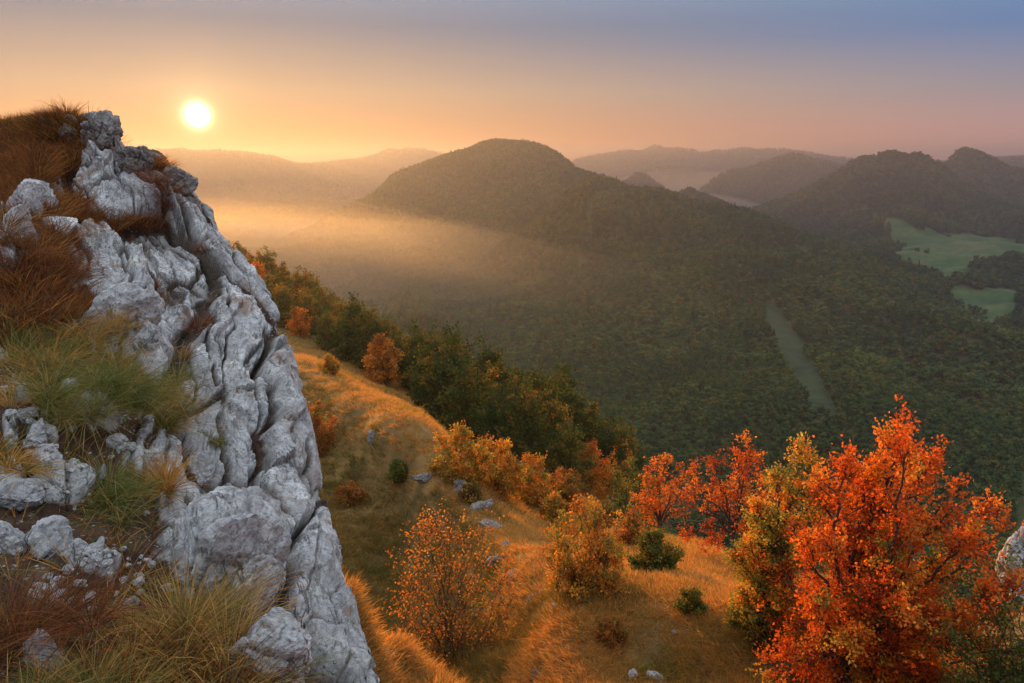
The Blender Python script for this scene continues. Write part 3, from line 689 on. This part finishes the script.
def tuft_arrays(R, n, length, spread, width, pal, droop=.6, up=(0, 0, 1), bias=(0, 0, 0)):
    up = np.asarray(up, float); up /= np.linalg.norm(up)
    a = R.rand(n) * 6.283; rr = np.sqrt(R.rand(n)) * spread
    t1 = np.cross(up, [1, .2, 0]); t1 /= np.linalg.norm(t1); t2 = np.cross(up, t1)
    out = np.cos(a)[:, None] * t1 + np.sin(a)[:, None] * t2
    base = out * rr[:, None]
    L = length * R.uniform(.55, 1.15, n); lean = (rr / spread * .75 + R.uniform(0, .35, n))[:, None]
    d = up + out * lean + R.normal(scale=.16, size=(n, 3)) + np.asarray(bias); d /= np.linalg.norm(d, axis=1)[:, None]
    dr = droop * np.where(R.rand(n) < .2, R.uniform(1.5, 2.6, n), R.uniform(.3, 1.3, n))[:, None]
    side = np.cross(d, R.normal(size=(n, 3))); side /= np.linalg.norm(side, axis=1)[:, None]
    ts = [0, .3, .6, .85, 1.]; ws = [.8, 1., .8, .45, .06]; V = []
    hd = out * .6 - up * .8
    for t, w in zip(ts, ws):
        c = base + (d * t + hd * dr * t * t * .6) * L[:, None]
        V += [c - side * (w * width / 2), c + side * (w * width / 2)]
    V = np.stack(V, 1); k = len(ts)
    i = np.arange(n)[:, None] * (2 * k)
    F = np.concatenate([i + np.array([2 * j, 2 * j + 1, 2 * j + 3, 2 * j + 2]) for j in range(k - 1)])
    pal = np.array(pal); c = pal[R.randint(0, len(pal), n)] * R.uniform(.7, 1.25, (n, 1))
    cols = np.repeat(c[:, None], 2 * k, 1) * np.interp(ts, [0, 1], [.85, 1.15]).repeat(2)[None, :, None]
    return V.reshape(-1, 3), F, cols.reshape(-1, 3)
def tuft(u, v, n, length, spread, pal, seed, label, width=.005, droop=.6, bias=(0, 0, 0)):
    p, nn = on_cliff(u, v); R = np.random.RandomState(seed)
    up = nn * .45 + np.array([0, 0, 1.])
    Vs, Fs, cs, o_ = [], [], [], 0; k = max(3, n // 70)
    for j in range(k):                        # several crowns of blades grown together
        off = R.normal(size=3) * spread * .62; off -= nn * (off @ nn); b_ = R.normal(size=3) * .35 + np.array([.12, -.1, 0])
        V, F, c = tuft_arrays(R, int(n * 1.7) // k, length * R.uniform(.6, 1.15), spread * .30, width, [pal[q] for q in R.randint(0, len(pal), 3)], droop * R.uniform(.8, 1.6), up, b_)
        Vs.append(V + off); Fs.append(F + o_); cs.append(c); o_ += len(V)
    V, F, c = np.concatenate(Vs), np.concatenate(Fs), np.concatenate(cs)
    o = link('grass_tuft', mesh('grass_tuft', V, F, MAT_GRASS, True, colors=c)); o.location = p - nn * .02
    return tag(o, label, 'grass tuft', 'big grass tufts on the cliff ledges')
MIX = GREEN + STRAW
for (u, v, n_, ln, spd, pal, lab) in (
    (108, 412, 1000, .46, .24, GREEN, 'yellow-green grass tuft, brightest on the ledge, just above the dark green tuft'),
    (62, 372, 900, .46, .26, MIX, 'straw and green grass tuft left of the leaning grey slab boulder'),
    (160, 418, 800, .44, .22, MIX, 'brown-green drooping grass tuft at the edge of the rock face'),
    (135, 388, 700, .40, .20, MIX, 'straw-tipped tuft right below the leaning grey slab boulder'),
    (85, 345, 700, .44, .24, STRAW + GREEN, 'pale straw tuft behind the yellow-green one, above the straw and green tuft'),
    (28, 350, 600, .40, .22, GREEN, 'green grass tuft at the left edge above the rubble'),
    (35, 400, 500, .34, .20, MIX, 'thin olive tuft between the rubble and the yellow-green tuft'),
    (102, 498, 900, .30, .15, GREEN, 'dark green spiky grass tuft on the bare soil between white stones'),
    (45, 282, 800, .44, .28, RUST, 'rusty brown grass tuft under the rock ribs'),
    (20, 240, 800, .46, .34, RUST + STRAW[:1], 'rust and straw tuft on the upper left slope beside the rock ribs'),
    (185, 640, 1100, .42, .22, MIX, 'long brown-green grass tuft arching over the boulder foot at the bottom'),
    (140, 655, 900, .36, .20, STRAW + RUST, 'straw brown grass tuft at the bottom left of the arching tuft'),
    (8, 640, 800, .40, .20, RUST, 'rust coloured grass tuft in the bottom left corner'),
    (208, 500, 160, .18, .05, GREEN, 'small green tuft on top of the big rounded boulder'),
    (218, 442, 200, .26, .08, GREEN, 'small green tuft in a notch of the rock face'),
    (165, 485, 400, .40, .09, STRAW, 'thin upright straw tuft beside the upright pale rock'),
    (202, 255, 160, .34, .10, RUST, 'small rust tuft in a crack high on the rock face'),
    (160, 190, 500, .40, .25, RUST, 'rust tuft under the dark boulder of the right shoulder'),
    (25, 465, 300, .24, .13, MIX, 'low green-brown tuft among the stones at the left'),
    (215, 690, 700, .40, .20, RUST + MIX, 'dark brown grass tuft under the boulder foot, cut by the bottom edge'),
    (80, 695, 800, .28, .20, MIX, 'brown grass tuft cut by the bottom edge left of the pointed boulder')):
    tuft(u, v, n_, ln, spd, pal, int(u * 7 + v), lab, width=.0032)
def cliff_grass():
    """thin dead grass over the rest of the soil"""
    R = np.random.RandomState(11); protos = []
    for i in range(3):
        V, F, c = tuft_arrays(R, 30, .24, .07, .0042, RUST + STRAW[:3] + GREEN[:2], .6)
        protos.append(bpy.data.objects.new('dead_grass', mesh('dead_grass', V, F, MAT_GRASS_I, True, colors=c)))
    for i in range(3):
        V, F, c = tuft_arrays(R, 30, .36, .12, .006, RUST + RUST + STRAW[2:3], .6, bias=(R.uniform(-.3, .3), R.uniform(-.3, .3), 0))
        protos.append(bpy.data.objects.new('dead_grass', mesh('dead_grass', V, F, MAT_GRASS_I, True, colors=c)))
    m = (_cR < .45) & (_cC < 3.1 + .9 * (_cS > 7)); idx = np.nonzero(m)[0]; top = _cS[idx] > 4.6
    den = np.where(top, .13, .03) * (perlin(_cP[idx] / .5) + .65).clip(0, 1.3)
    area = (np.abs(_cP[idx][:, 1]) / 8) ** 2
    idx = idx[R.rand(len(idx)) < den * area.clip(.15, 2)]
    rim = np.nonzero((_cS > 7.6) & (_cR < .8))[0]; idx = np.concatenate([idx, rim[R.rand(len(rim)) < .15]])
    n = len(idx); up = _cS[idx] > 4.6; print('cliff grass', n)
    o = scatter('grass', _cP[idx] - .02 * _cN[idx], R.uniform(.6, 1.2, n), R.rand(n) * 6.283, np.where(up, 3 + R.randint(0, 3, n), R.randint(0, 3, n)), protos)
    tag(o, kind='stuff')
cliff_grass()
def slope_grass():
    R = np.random.RandomState(21); protos = []
    for i in range(5):
        V, F, c = tuft_arrays(R, 26, .38, .16, .012, STRAW + STRAW + GREEN[:1], .5, bias=(.18, -.12, 0))
        protos.append(bpy.data.objects.new('dry_grass', mesh('dry_grass', V, F, MAT_GRASS_I, True, colors=c)))
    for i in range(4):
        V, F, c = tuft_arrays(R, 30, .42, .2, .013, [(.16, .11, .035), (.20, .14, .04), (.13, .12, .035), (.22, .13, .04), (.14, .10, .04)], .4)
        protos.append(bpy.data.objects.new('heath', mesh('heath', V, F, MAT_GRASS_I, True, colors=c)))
    n = 120000; a = R.uniform(-.45, .64, n); r = np.exp(R.uniform(math.log(5), math.log(150), n))
    x, y = r * np.sin(a), r * np.cos(a); z = tz_fast(x, y)
    ok = seen(x, y, z + .35, .0)
    p = np.stack([x, y, 0 * x], 1); ok &= (fbm(p / 2.5, 3) + R.normal(scale=.35, size=n)) > -.45
    x, y, z, r = x[ok], y[ok], z[ok], r[ok]; n = len(x); print('slope grass', n)
    sc = R.uniform(.6, 1.25, n) * np.interp(r, [5, 12, 25, 60, 150], [.55, .7, 1.0, 1.35, 2.0])
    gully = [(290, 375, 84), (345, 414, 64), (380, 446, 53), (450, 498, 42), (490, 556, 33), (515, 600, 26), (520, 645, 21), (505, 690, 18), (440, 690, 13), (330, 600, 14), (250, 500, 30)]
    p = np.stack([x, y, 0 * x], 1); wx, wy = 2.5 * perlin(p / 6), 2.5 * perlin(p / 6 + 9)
    h = (in_poly(x + wx, y + wy, gully) & (R.rand(n) < .85)) | ((fbm(p / 9 + 3, 3) + R.normal(scale=.2, size=n)) > .52)  # dark tufts: real vegetation, in the gully also shade put into the colour
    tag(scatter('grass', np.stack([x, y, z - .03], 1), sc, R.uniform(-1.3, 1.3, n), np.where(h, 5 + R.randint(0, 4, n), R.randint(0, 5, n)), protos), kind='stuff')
slope_grass()

# ------------------------------------------------------------------ trees and bushes
def mat_leaf(name, inst=False, trans=.5):
    k = NT(name); c = k.attr('col').outputs['Color']
    if inst:
        r = k.n('ShaderNodeObjectInfo').outputs['Random']
        c = k.mix(1.0, c, k.ramp(r, [(0, (.75, .85, .8)), (.5, (1, 1, 1)), (1, (1.3, 1.05, .9))]), 'MULTIPLY')
    return k.leafy(c, trans, (1.0, .85, .55))
MAT_LEAF = mat_leaf('leaves'); MAT_LEAF_I = mat_leaf('wood_leaves', True, .45)
def mat_bark():
    k = NT('bark'); p = k.obj()
    return k.principled(k.ramp(k.noise(14, 5, .6, p), [(.3, (.035, .025, .02)), (.6, (.085, .065, .05)), (.8, (.14, .115, .095))]), .95, k.bump(k.noise(30, 4, .6, p), .02), .1)
MAT_BARK = mat_bark()
def tube(path, rad, sides):
    path = np.asarray(path); m = len(path); t = np.gradient(path, axis=0); t /= np.linalg.norm(t, axis=1)[:, None] + 1e-9
    ref = np.array([.31, .95, .12]); s = np.cross(t, ref); s /= np.linalg.norm(s, axis=1)[:, None] + 1e-9; w = np.cross(t, s)
    a = np.arange(sides) / sides * 6.2832
    V = path[:, None] + (np.cos(a)[None, :, None] * s[:, None] + np.sin(a)[None, :, None] * w[:, None]) * np.asarray(rad)[:, None, None]
    i = np.arange(m - 1)[:, None] * sides; j = np.arange(sides); j2 = (j + 1) % sides
    F = np.stack([i + j, i + j2, i + sides + j2, i + sides + j], 2).reshape(-1, 4)
    return V.reshape(-1, 3), F
def bez(a, b, c, n):
    t = np.linspace(0, 1, n)[:, None]; return (1 - t) ** 2 * a + 2 * t * (1 - t) * b + t * t * c
def unit(v): v = np.asarray(v, float); return v / (np.linalg.norm(v) + 1e-9)
def grow(R, tips, trunk_h, r0, sub_len, n_sub, n_twig, n_leaf, leaf, palette, sub_start=.3, twig_len=.3, bare=0., stems=1, spread=.12, hang=0.):
    """limbs reach for the tips, boughs and twigs leave the limbs, leaves sit along the twigs; returns wood and leaf arrays (base at 0,0,0)"""
    wood, L, D, CI = [], [], [], []
    tips = [np.asarray(t, float) for t in tips]; pal = palette
    sb = [np.array([R.normal() * spread, R.normal() * spread, 0]) if stems > 1 else np.zeros(3) for _ in range(stems)]
    top = np.mean(tips, 0)
    if stems == 1:
        e = np.array([top[0] * .35, top[1] * .35, trunk_h]); path = bez(np.zeros(3) - [0, 0, .3], np.array([0, 0, trunk_h * .6]), e, 7)
        wood.append(tube(path, np.linspace(r0 * 1.25, r0 * .8, 7), 7))
    for tp in tips:
        if stems == 1: s0 = path[R.randint(4, 7)]; rr = r0 * R.uniform(.38, .6)
        else: s0 = sb[R.randint(stems)] - [0, 0, .15]; rr = r0 * R.uniform(.5, .9)
        dl = np.linalg.norm(tp - s0); ctrl = s0 + (tp - s0) * .45 + np.array([0, 0, .16 * dl]) + R.normal(size=3) * .06 * dl
        lp = bez(s0, ctrl, tp, 12); lp[1:-1] += R.normal(size=(10, 3)) * .012 * dl
        wood.append(tube(lp, np.linspace(rr, .008 + rr * .08, 12), 5))
        isbare = R.rand() < bare
        for k in range(n_sub):
            t = R.uniform(sub_start, 1.) if k else 1.; i = min(int(t * 11), 10); p = lp[i] + (lp[i + 1] - lp[i]) * R.rand()
            tg = unit(lp[i + 1] - lp[i]); outw = unit(p - np.array([top[0] * .5, top[1] * .5, top[2] * .8]) + 1e-6)
            d = unit(tg * .55 + outw * .45 + R.normal(size=3) * .55 + np.array([0, 0, .25 - hang])); ln = sub_len * R.uniform(.5, 1.1) * (1.15 - .45 * t)
            sp = bez(p, p + d * ln * .5 + [0, 0, .05 * ln], p + unit(d + [0, 0, .15 - hang]) * ln, 5); wood.append(tube(sp, np.linspace(rr * .28, .005, 5), 4))
            cbase = pal(p, R)
            for q in range(n_twig):
                tt = R.uniform(.25, 1.); a = sp[min(int(tt * 4), 3)] + R.normal(size=3) * .02
                dd = unit(d * .6 + R.normal(size=3) * .65 + np.array([0, 0, .15 - hang])); tl = twig_len * R.uniform(.5, 1.2)
                b = a + dd * tl
                if q % 2 == 0: wood.append(tube(np.stack([a, (a + b) / 2 + R.normal(size=3) * .02, b]), [.006, .004, .002], 3))
                if isbare: continue
                m = n_leaf; f = R.uniform(.1, 1.05, m)[:, None]
                L.append(a + (b - a) * f + R.normal(size=(m, 3)) * leaf * .7); D.append(np.repeat(dd[None], m, 0))
                CI.append(np.clip(cbase[None] * R.uniform(.72, 1.3, (m, 1)) * R.uniform(.85, 1.15, (m, 3)), 0, .85))
    vs, fs, o = [], [], 0
    for v, f in wood: vs.append(v); fs.append(f + o); o += len(v)
    WV, WF = np.concatenate(vs), np.concatenate(fs)
    L, D, CI = np.concatenate(L), np.concatenate(D), np.concatenate(CI); n = len(L)
    ax = D * .7 + R.normal(size=(n, 3)) * .6; ax /= np.linalg.norm(ax, axis=1)[:, None]
    sd_ = np.cross(ax, R.normal(size=(n, 3))); sd_ /= np.linalg.norm(sd_, axis=1)[:, None]; nr = np.cross(ax, sd_)
    s = (leaf * R.uniform(.6, 1.25, n))[:, None]
    V = np.stack([L, L + ax * s * .55 + sd_ * s * .36 + nr * s * .12, L + ax * s * 1.1, L + ax * s * .55 - sd_ * s * .36 + nr * s * .12], 1).reshape(-1, 3)
    return WV, WF, V, np.arange(n * 4).reshape(n, 4), np.repeat(CI, 4, 0)
def plant(name, base, arrs, label, cat, group=None, wood='trunk', leafname='crown', lmat=None):
    WV, WF, LV, LF, LC = arrs
    e = link(name, None); e.location = base; tag(e, label, cat, group)
    link(wood, mesh(wood, WV, WF, MAT_BARK, True), e); link(leafname, mesh(leafname, LV, LF, lmat or MAT_LEAF, False, colors=LC), e)
    return e
def picker(cols, w, fn=None):
    cols = np.array(cols); w = np.array(w, float)
    def f(p, R):
        ww = w * (fn(p) if fn else 1); ww = ww / ww.sum(); return cols[R.choice(len(cols), p=ww)]
    return f
RED, ORG, YEL, DRED, OLI, GRN, BRN = (.56, .12, .02), (.62, .21, .03), (.56, .31, .045), (.34, .065, .02), (.23, .20, .04), (.07, .10, .025), (.30, .13, .035)
def tips_px(base, pts, r, R, dz):
    pts = [(u, v + max(0, min(24, (560 - v) * .2))) for u, v in pts]
    """limb ends: where they stand out in the crown's outline, each at its own depth"""
    o = []
    for u, v in pts: o.append(at_r(u, v, r + R.uniform(-dz, dz)) - base)
    return o
def envelope(R, n, w, h, low=.12, pw=.8):
    o = []
    for k in range(n):
        t = low + (1 - low) * (k + .5) / n; a = k * 2.4 + R.uniform(-.4, .4); rr = w / 2 * math.sin(math.pi * min(max(t, .02) ** pw, .97)) ** .7 * R.uniform(.65, 1.08)
        o.append((rr * math.cos(a), rr * math.sin(a), h * t * R.uniform(.92, 1.05)))
    return o
def near_trees():
    R = np.random.RandomState(101)
    b = ground_at(880, 17.2)
    tips = tips_px(b, [(893,412),(872,428),(905,430),(846,452),(820,470),(925,450),(962,470),(985,492),(1000,530),(1000,590),(1003,650),(948,500),(800,530),(785,575),(770,620),
                       (775,668),(815,600),(850,500),(885,480),(900,540),(940,570),(865,570),(830,545),(900,610),(960,620),(850,640),(930,660),(880,690),(800,690),(980,690),(910,450),(835,620),(870,455),(890,425),(815,700),(860,700),(930,710),(985,620),(965,540),(895,570),(850,640)], 17.2, R, 2.0)
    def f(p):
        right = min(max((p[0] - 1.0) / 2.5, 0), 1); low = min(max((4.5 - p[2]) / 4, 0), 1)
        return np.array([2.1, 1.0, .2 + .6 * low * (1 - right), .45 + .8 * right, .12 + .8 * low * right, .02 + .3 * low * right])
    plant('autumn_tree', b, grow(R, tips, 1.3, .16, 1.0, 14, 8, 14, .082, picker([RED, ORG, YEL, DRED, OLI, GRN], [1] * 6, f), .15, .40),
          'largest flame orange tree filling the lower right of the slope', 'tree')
    R = np.random.RandomState(102); b = ground_at(790, 19.)
    tips = tips_px(b, [(800,432),(808,450),(778,450),(770,470),(758,500),(790,480),(815,480),(750,545),(765,580),(745,600),(770,520),(800,540),(790,600),(760,640),(785,660),(742,560),(815,510)], 19., R, 1.3)
    plant('yellow_tree', b, grow(R, tips, 1.4, .11, .75, 13, 7, 13, .08, picker([YEL, OLI, ORG, (.40, .33, .06), GRN], [1, 1, .7, 1, .3]), .12, .34),
          'yellow-green tree with slim upright boughs left of the largest orange tree', 'tree')
    R = np.random.RandomState(103); b = on_ground(735, 565, 20, 60); r = math.hypot(b[0], b[1])
    tips = tips_px(b, [(745,415),(735,430),(715,440),(695,450),(680,470),(668,500),(660,520),(755,440),(765,470),(760,500),(700,480),(720,470),(740,470),(690,530),(710,545),(745,520),(675,485)], r, R, 1.6)
    plant('autumn_tree', b, grow(R, tips, 2.0, .12, .95, 9, 6, 9, .095, picker([RED, DRED, ORG, (.45, .12, .03)], [1, .7, .7, .8]), .35, .36, bare=.12),
          'red tree with dark bare twigs and a leaning trunk on the crest', 'tree')
    R = np.random.RandomState(104); b = ground_at(672, 42); 
    tips = tips_px(b, [(655,445),(645,460),(640,480),(665,440),(680,450),(690,465),(650,490),(670,480),(685,490),(660,505)], 42, R, 1.6)
    plant('autumn_tree', b, grow(R, tips, 1.5, .12, 1.2, 9, 6, 9, .13, picker([ORG, (.52, .16, .03), RED, BRN], [1, 1, .5, .4]), .3, .45), 'orange tree just left of the red tree with bare twigs', 'tree')
    R = np.random.RandomState(105); b = ground_at(640, 48)
    plant('green_tree', b, grow(R, envelope(R, 12, 5.0, 6.0), 1.4, .12, 1.2, 9, 6, 9, .14, picker([GRN, OLI, (.10, .12, .03), BRN], [1, .5, 1, .15]), .3, .45), 'dark green tree in front of the orange tree on the crest', 'tree')
    R = np.random.RandomState(106); b = ground_at(623, 78)
    plant('autumn_tree', b, grow(R, envelope(R, 10, 4.5, 7.5), 2, .13, 1.4, 8, 6, 8, .2, picker([ORG, YEL, BRN], [1, .5, .5]), .3, .5), 'small amber tree at the end of the dark wood', 'tree')
    # bushes on the slope: foot u,v, height, width, stems, palette, leaf density
    reds = picker([BRN, (.36, .13, .03), (.22, .10, .03), OLI], [1, 1, 1, .4]); yel = picker([(.46, .20, .035), YEL, OLI, BRN], [1, .5, .8, .8]); grn = picker([GRN, (.11, .12, .03), OLI, BRN], [1, 1, .6, .3])
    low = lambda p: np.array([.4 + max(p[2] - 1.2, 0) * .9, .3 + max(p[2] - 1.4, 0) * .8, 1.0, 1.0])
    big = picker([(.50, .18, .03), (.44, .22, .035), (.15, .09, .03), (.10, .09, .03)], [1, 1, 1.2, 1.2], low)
    for i, (u, v, h, w, pal, nt, nl, lab) in enumerate((
        (450, 660, 6.6, 5.4, big, 24, 4, 'tall loose bush with orange tips in the shady gully'),
        (462, 480, 3.8, 4.2, yel, 12, 8, 'golden brown bush at the upper end of the row on the crest'),
        (497, 495, 4.2, 4.4, yel, 12, 8, 'golden brown bush second from the upper end of the row'),
        (532, 506, 4.0, 4.4, yel, 12, 8, 'golden brown bush third along the row, behind the sunlit grass'),
        (564, 512, 3.4, 4.0, reds, 12, 8, 'rusty bush at the lower end of the row on the crest'),
        (553, 525, 2.2, 1.7, yel, 10, 8, 'small upright yellow bush in front of the row'),
        (584, 592, 3.2, 2.9, yel, 16, 9, 'rounded golden bush with a dark shaded side on the grass slope'),
        (652, 578, 1.9, 1.9, grn, 12, 9, 'low dark green bush on the grass slope below the red tree'),
        (632, 545, 2.0, 1.3, reds, 8, 3, 'thin twiggy reddish bush behind the low green bush'),
        (604, 530, 1.5, 1.3, reds, 8, 4, 'small thin rusty bush behind the rounded golden bush'),
        (318, 452, 4.2, 3.2, reds, 14, 7, 'reddish brown bush beside the edge of the rock face'),
        (470, 500, 1.0, 1.0, big, 6, 6, 'tiny bright orange bush on the sunlit grass'),
        (760, 640, 1.2, 1.6, grn, 9, 7, 'low green shrub under the yellow-green tree'),
        (352, 505, 1.6, 2.0, reds, 8, 6, 'low rusty shrub in the shaded gully beside the rock face'),
        (400, 480, 1.4, 1.8, grn, 8, 6, 'low olive shrub on the shaded wall of the gully'),
        (690, 612, .7, 1.0, grn, 6, 6, 'tiny green shrub on the shaded grass left of the yellow-green tree'),
        (610, 640, .6, .9, reds, 6, 6, 'tiny rusty shrub on the shaded grass below the rounded golden bush'),
        (330, 375, 2.2, 2.4, yel, 10, 7, 'amber shrub at the upper end of the sunlit grass'),
        (1010, 690, 3.0, 3.6, grn, 14, 8, 'dark green bush in the bottom right corner'))):
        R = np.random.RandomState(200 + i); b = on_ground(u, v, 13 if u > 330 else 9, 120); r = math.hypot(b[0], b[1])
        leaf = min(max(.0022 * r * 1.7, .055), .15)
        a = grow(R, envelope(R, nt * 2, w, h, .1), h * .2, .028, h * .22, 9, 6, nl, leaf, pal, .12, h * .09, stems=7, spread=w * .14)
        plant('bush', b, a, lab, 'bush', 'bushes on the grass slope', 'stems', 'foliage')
near_trees()
def wood_trees():
    R = np.random.RandomState(301); kinds = []
    pg = picker([(.05, .07, .02), (.04, .06, .018), (.075, .08, .024), (.12, .09, .025)], [1, 1, .7, .25]); po = picker([(.15, .13, .03), (.12, .10, .025), (.20, .12, .03), GRN], [1, 1, .7, .6]); pr = picker([ORG, BRN, (.40, .14, .03)], [1, 1, 1])
    for i in range(8):
        Rk = np.random.RandomState(310 + i); pal = (pg, pg, po, pg, po, pr, pg, pr)[i]
        h = (10, 12, 10, 11, 9, 8, 12, 8)[i]; w = h * (.62, .55, .7, .6, .72, .7, .5, .65)[i]
        WV, WF, LV, LF, LC = grow(Rk, envelope(Rk, 18, w, h, .08), h * .25, .16, h * .17, 7, 5, 6, .40, pal, .3, h * .075)
        kinds.append((mesh('trunk', WV, WF, MAT_BARK, True), mesh('crown', LV, LF, MAT_LEAF_I, False, colors=LC)))
    n = 9000; a = R.uniform(-.50, .16, n); r = np.sqrt(R.uniform(45 ** 2, 420 ** 2, n)); x, y = r * np.sin(a), r * np.cos(a); z = tz_fast(x, y)
    u, _ = project(np.stack([x, y, z], 1))
    crest_u = [215, 260, 330, 400, 440, 520, 600, 660]; crest_v = [292, 318, 352, 398, 425, 470, 500, 520]
    _, v = project(np.stack([x, y, z], 1)); ok = (v < np.interp(u, crest_u, crest_v)) & (u > 205) & (u < 665) & ((r > 110) | (u > 420)) & seen(x, y, z + 11, .0) & (r > 60)
    x, y, z, r = x[ok], y[ok], z[ok], r[ok]; o_ = np.argsort(r); kept = []
    labs = {0: 'dark green leafy tree in the wood on the far flank of the ridge', 1: 'olive brown tree in the wood on the far flank of the ridge', 2: 'bright orange tree glowing in the dark wood on the ridge flank'}
    for i in o_:
        sp = 3.9 + r[i] * .010
        if any((x[i] - x[j]) ** 2 + (y[i] - y[j]) ** 2 < sp * sp for j in kept): continue
        kept.append(i)
        if len(kept) >= 290: break
    print('wood trees', len(kept), 'farthest', r[kept[-1]])
    u = u[ok]
    for i in kept:
        i0 = i; q = R.rand() * (1 if u[i0] > 330 else .35) + (0 if u[i0] > 330 else .65); k = R.choice([0, 1, 3, 6]) if q < .52 else R.choice([2, 4]) if q < .86 else R.choice([5, 7])  # warmer leaf colours at the left end stand in for sunlight there
        c = 0 if k in (0, 1, 3, 6) else 1 if k in (2, 4) else 2
        e = link('wood_tree', None); s = R.uniform(.75, 1.2) * min(1, .45 + r[i] / 190)
        e.location = (x[i], y[i], z[i] - .2); e.scale = (s, s, s); e.rotation_euler = (0, 0, R.rand() * 6.28)
        tag(e, labs[c], 'tree', ['dark green trees of the ridge wood', 'olive trees of the ridge wood', 'orange trees of the ridge wood'][c])
        link('trunk', kinds[k][0], e); link('crown', kinds[k][1], e)
wood_trees()

# ------------------------------------------------------------------ rocks on the slope
for i, (u, v, s, lab) in enumerate((
    (498, 560, (.5, .7, .35), 'wide grey ledge of rock low in the rib, in shade'), (512, 578, (.35, .5, .3), 'grey rock just below the wide ledge in the rib'),
    (425, 478, (.6, .9, .5), 'dark outcrop under the lower edge of the sunlit grass'), (462, 490, (.7, .9, .8), 'uppermost dark rock of the rib through the sunlit grass'), (480, 508, (.6, 1.1, .5), 'grey rock under the uppermost one in the rib'),
    (492, 528, (.5, .9, .4), 'grey rock in the middle of the rib, in shade'), (505, 548, (.3, .3, .35), 'pale rock of the rib above the white rock'),
    (530, 602, (.22, .22, .45), 'upright white rock low in the rib'), (541, 596, (.15, .15, .3), 'small pale rock touching the upright white rock'),
    (553, 612, (.14, .14, .3), 'narrow pale rock right of the upright white rock'), (565, 585, (.16, .14, .14), 'pale stone in the sunlit grass right of the rib'),
    (520, 655, (.2, .2, .3), 'grey rock at the low end of the rib'), (535, 676, (.18, .2, .26), 'grey rock at the bottom edge under the rib'),
    (632, 678, (.17, .16, .24), 'pointed sunlit rock at the bottom edge'), (655, 679, (.28, .2, .18), 'broad sunlit rock beside the pointed one at the bottom edge'),
    (675, 632, (.16, .12, .08), 'lone grey stone on the shaded grass'), (388, 662, (.20, .18, .12), 'grey rock in the bright grass beside the cliff foot'),
    (372, 440, (.5, .5, .8), 'dark rock step in the shade under the sunlit grass'), (440, 655, (.10, .10, .2), 'small pale upright stone at the foot of the loose bush'))):
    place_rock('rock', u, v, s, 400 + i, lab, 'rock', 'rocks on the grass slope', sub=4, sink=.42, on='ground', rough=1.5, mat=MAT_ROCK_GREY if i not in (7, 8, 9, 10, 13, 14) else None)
o = link('rock_pillar', boulder('rock_pillar', 431, (.85, .9, 2.4), 6, 1.7)); top_ = at_r(1034, 512, 24.); o.location = top_ - np.array([0, 0, 2.1]); o.rotation_euler = (.05, .12, .4)
tag(o, 'pale rock pillar with a sunlit top at the right edge of the photo', 'rock')
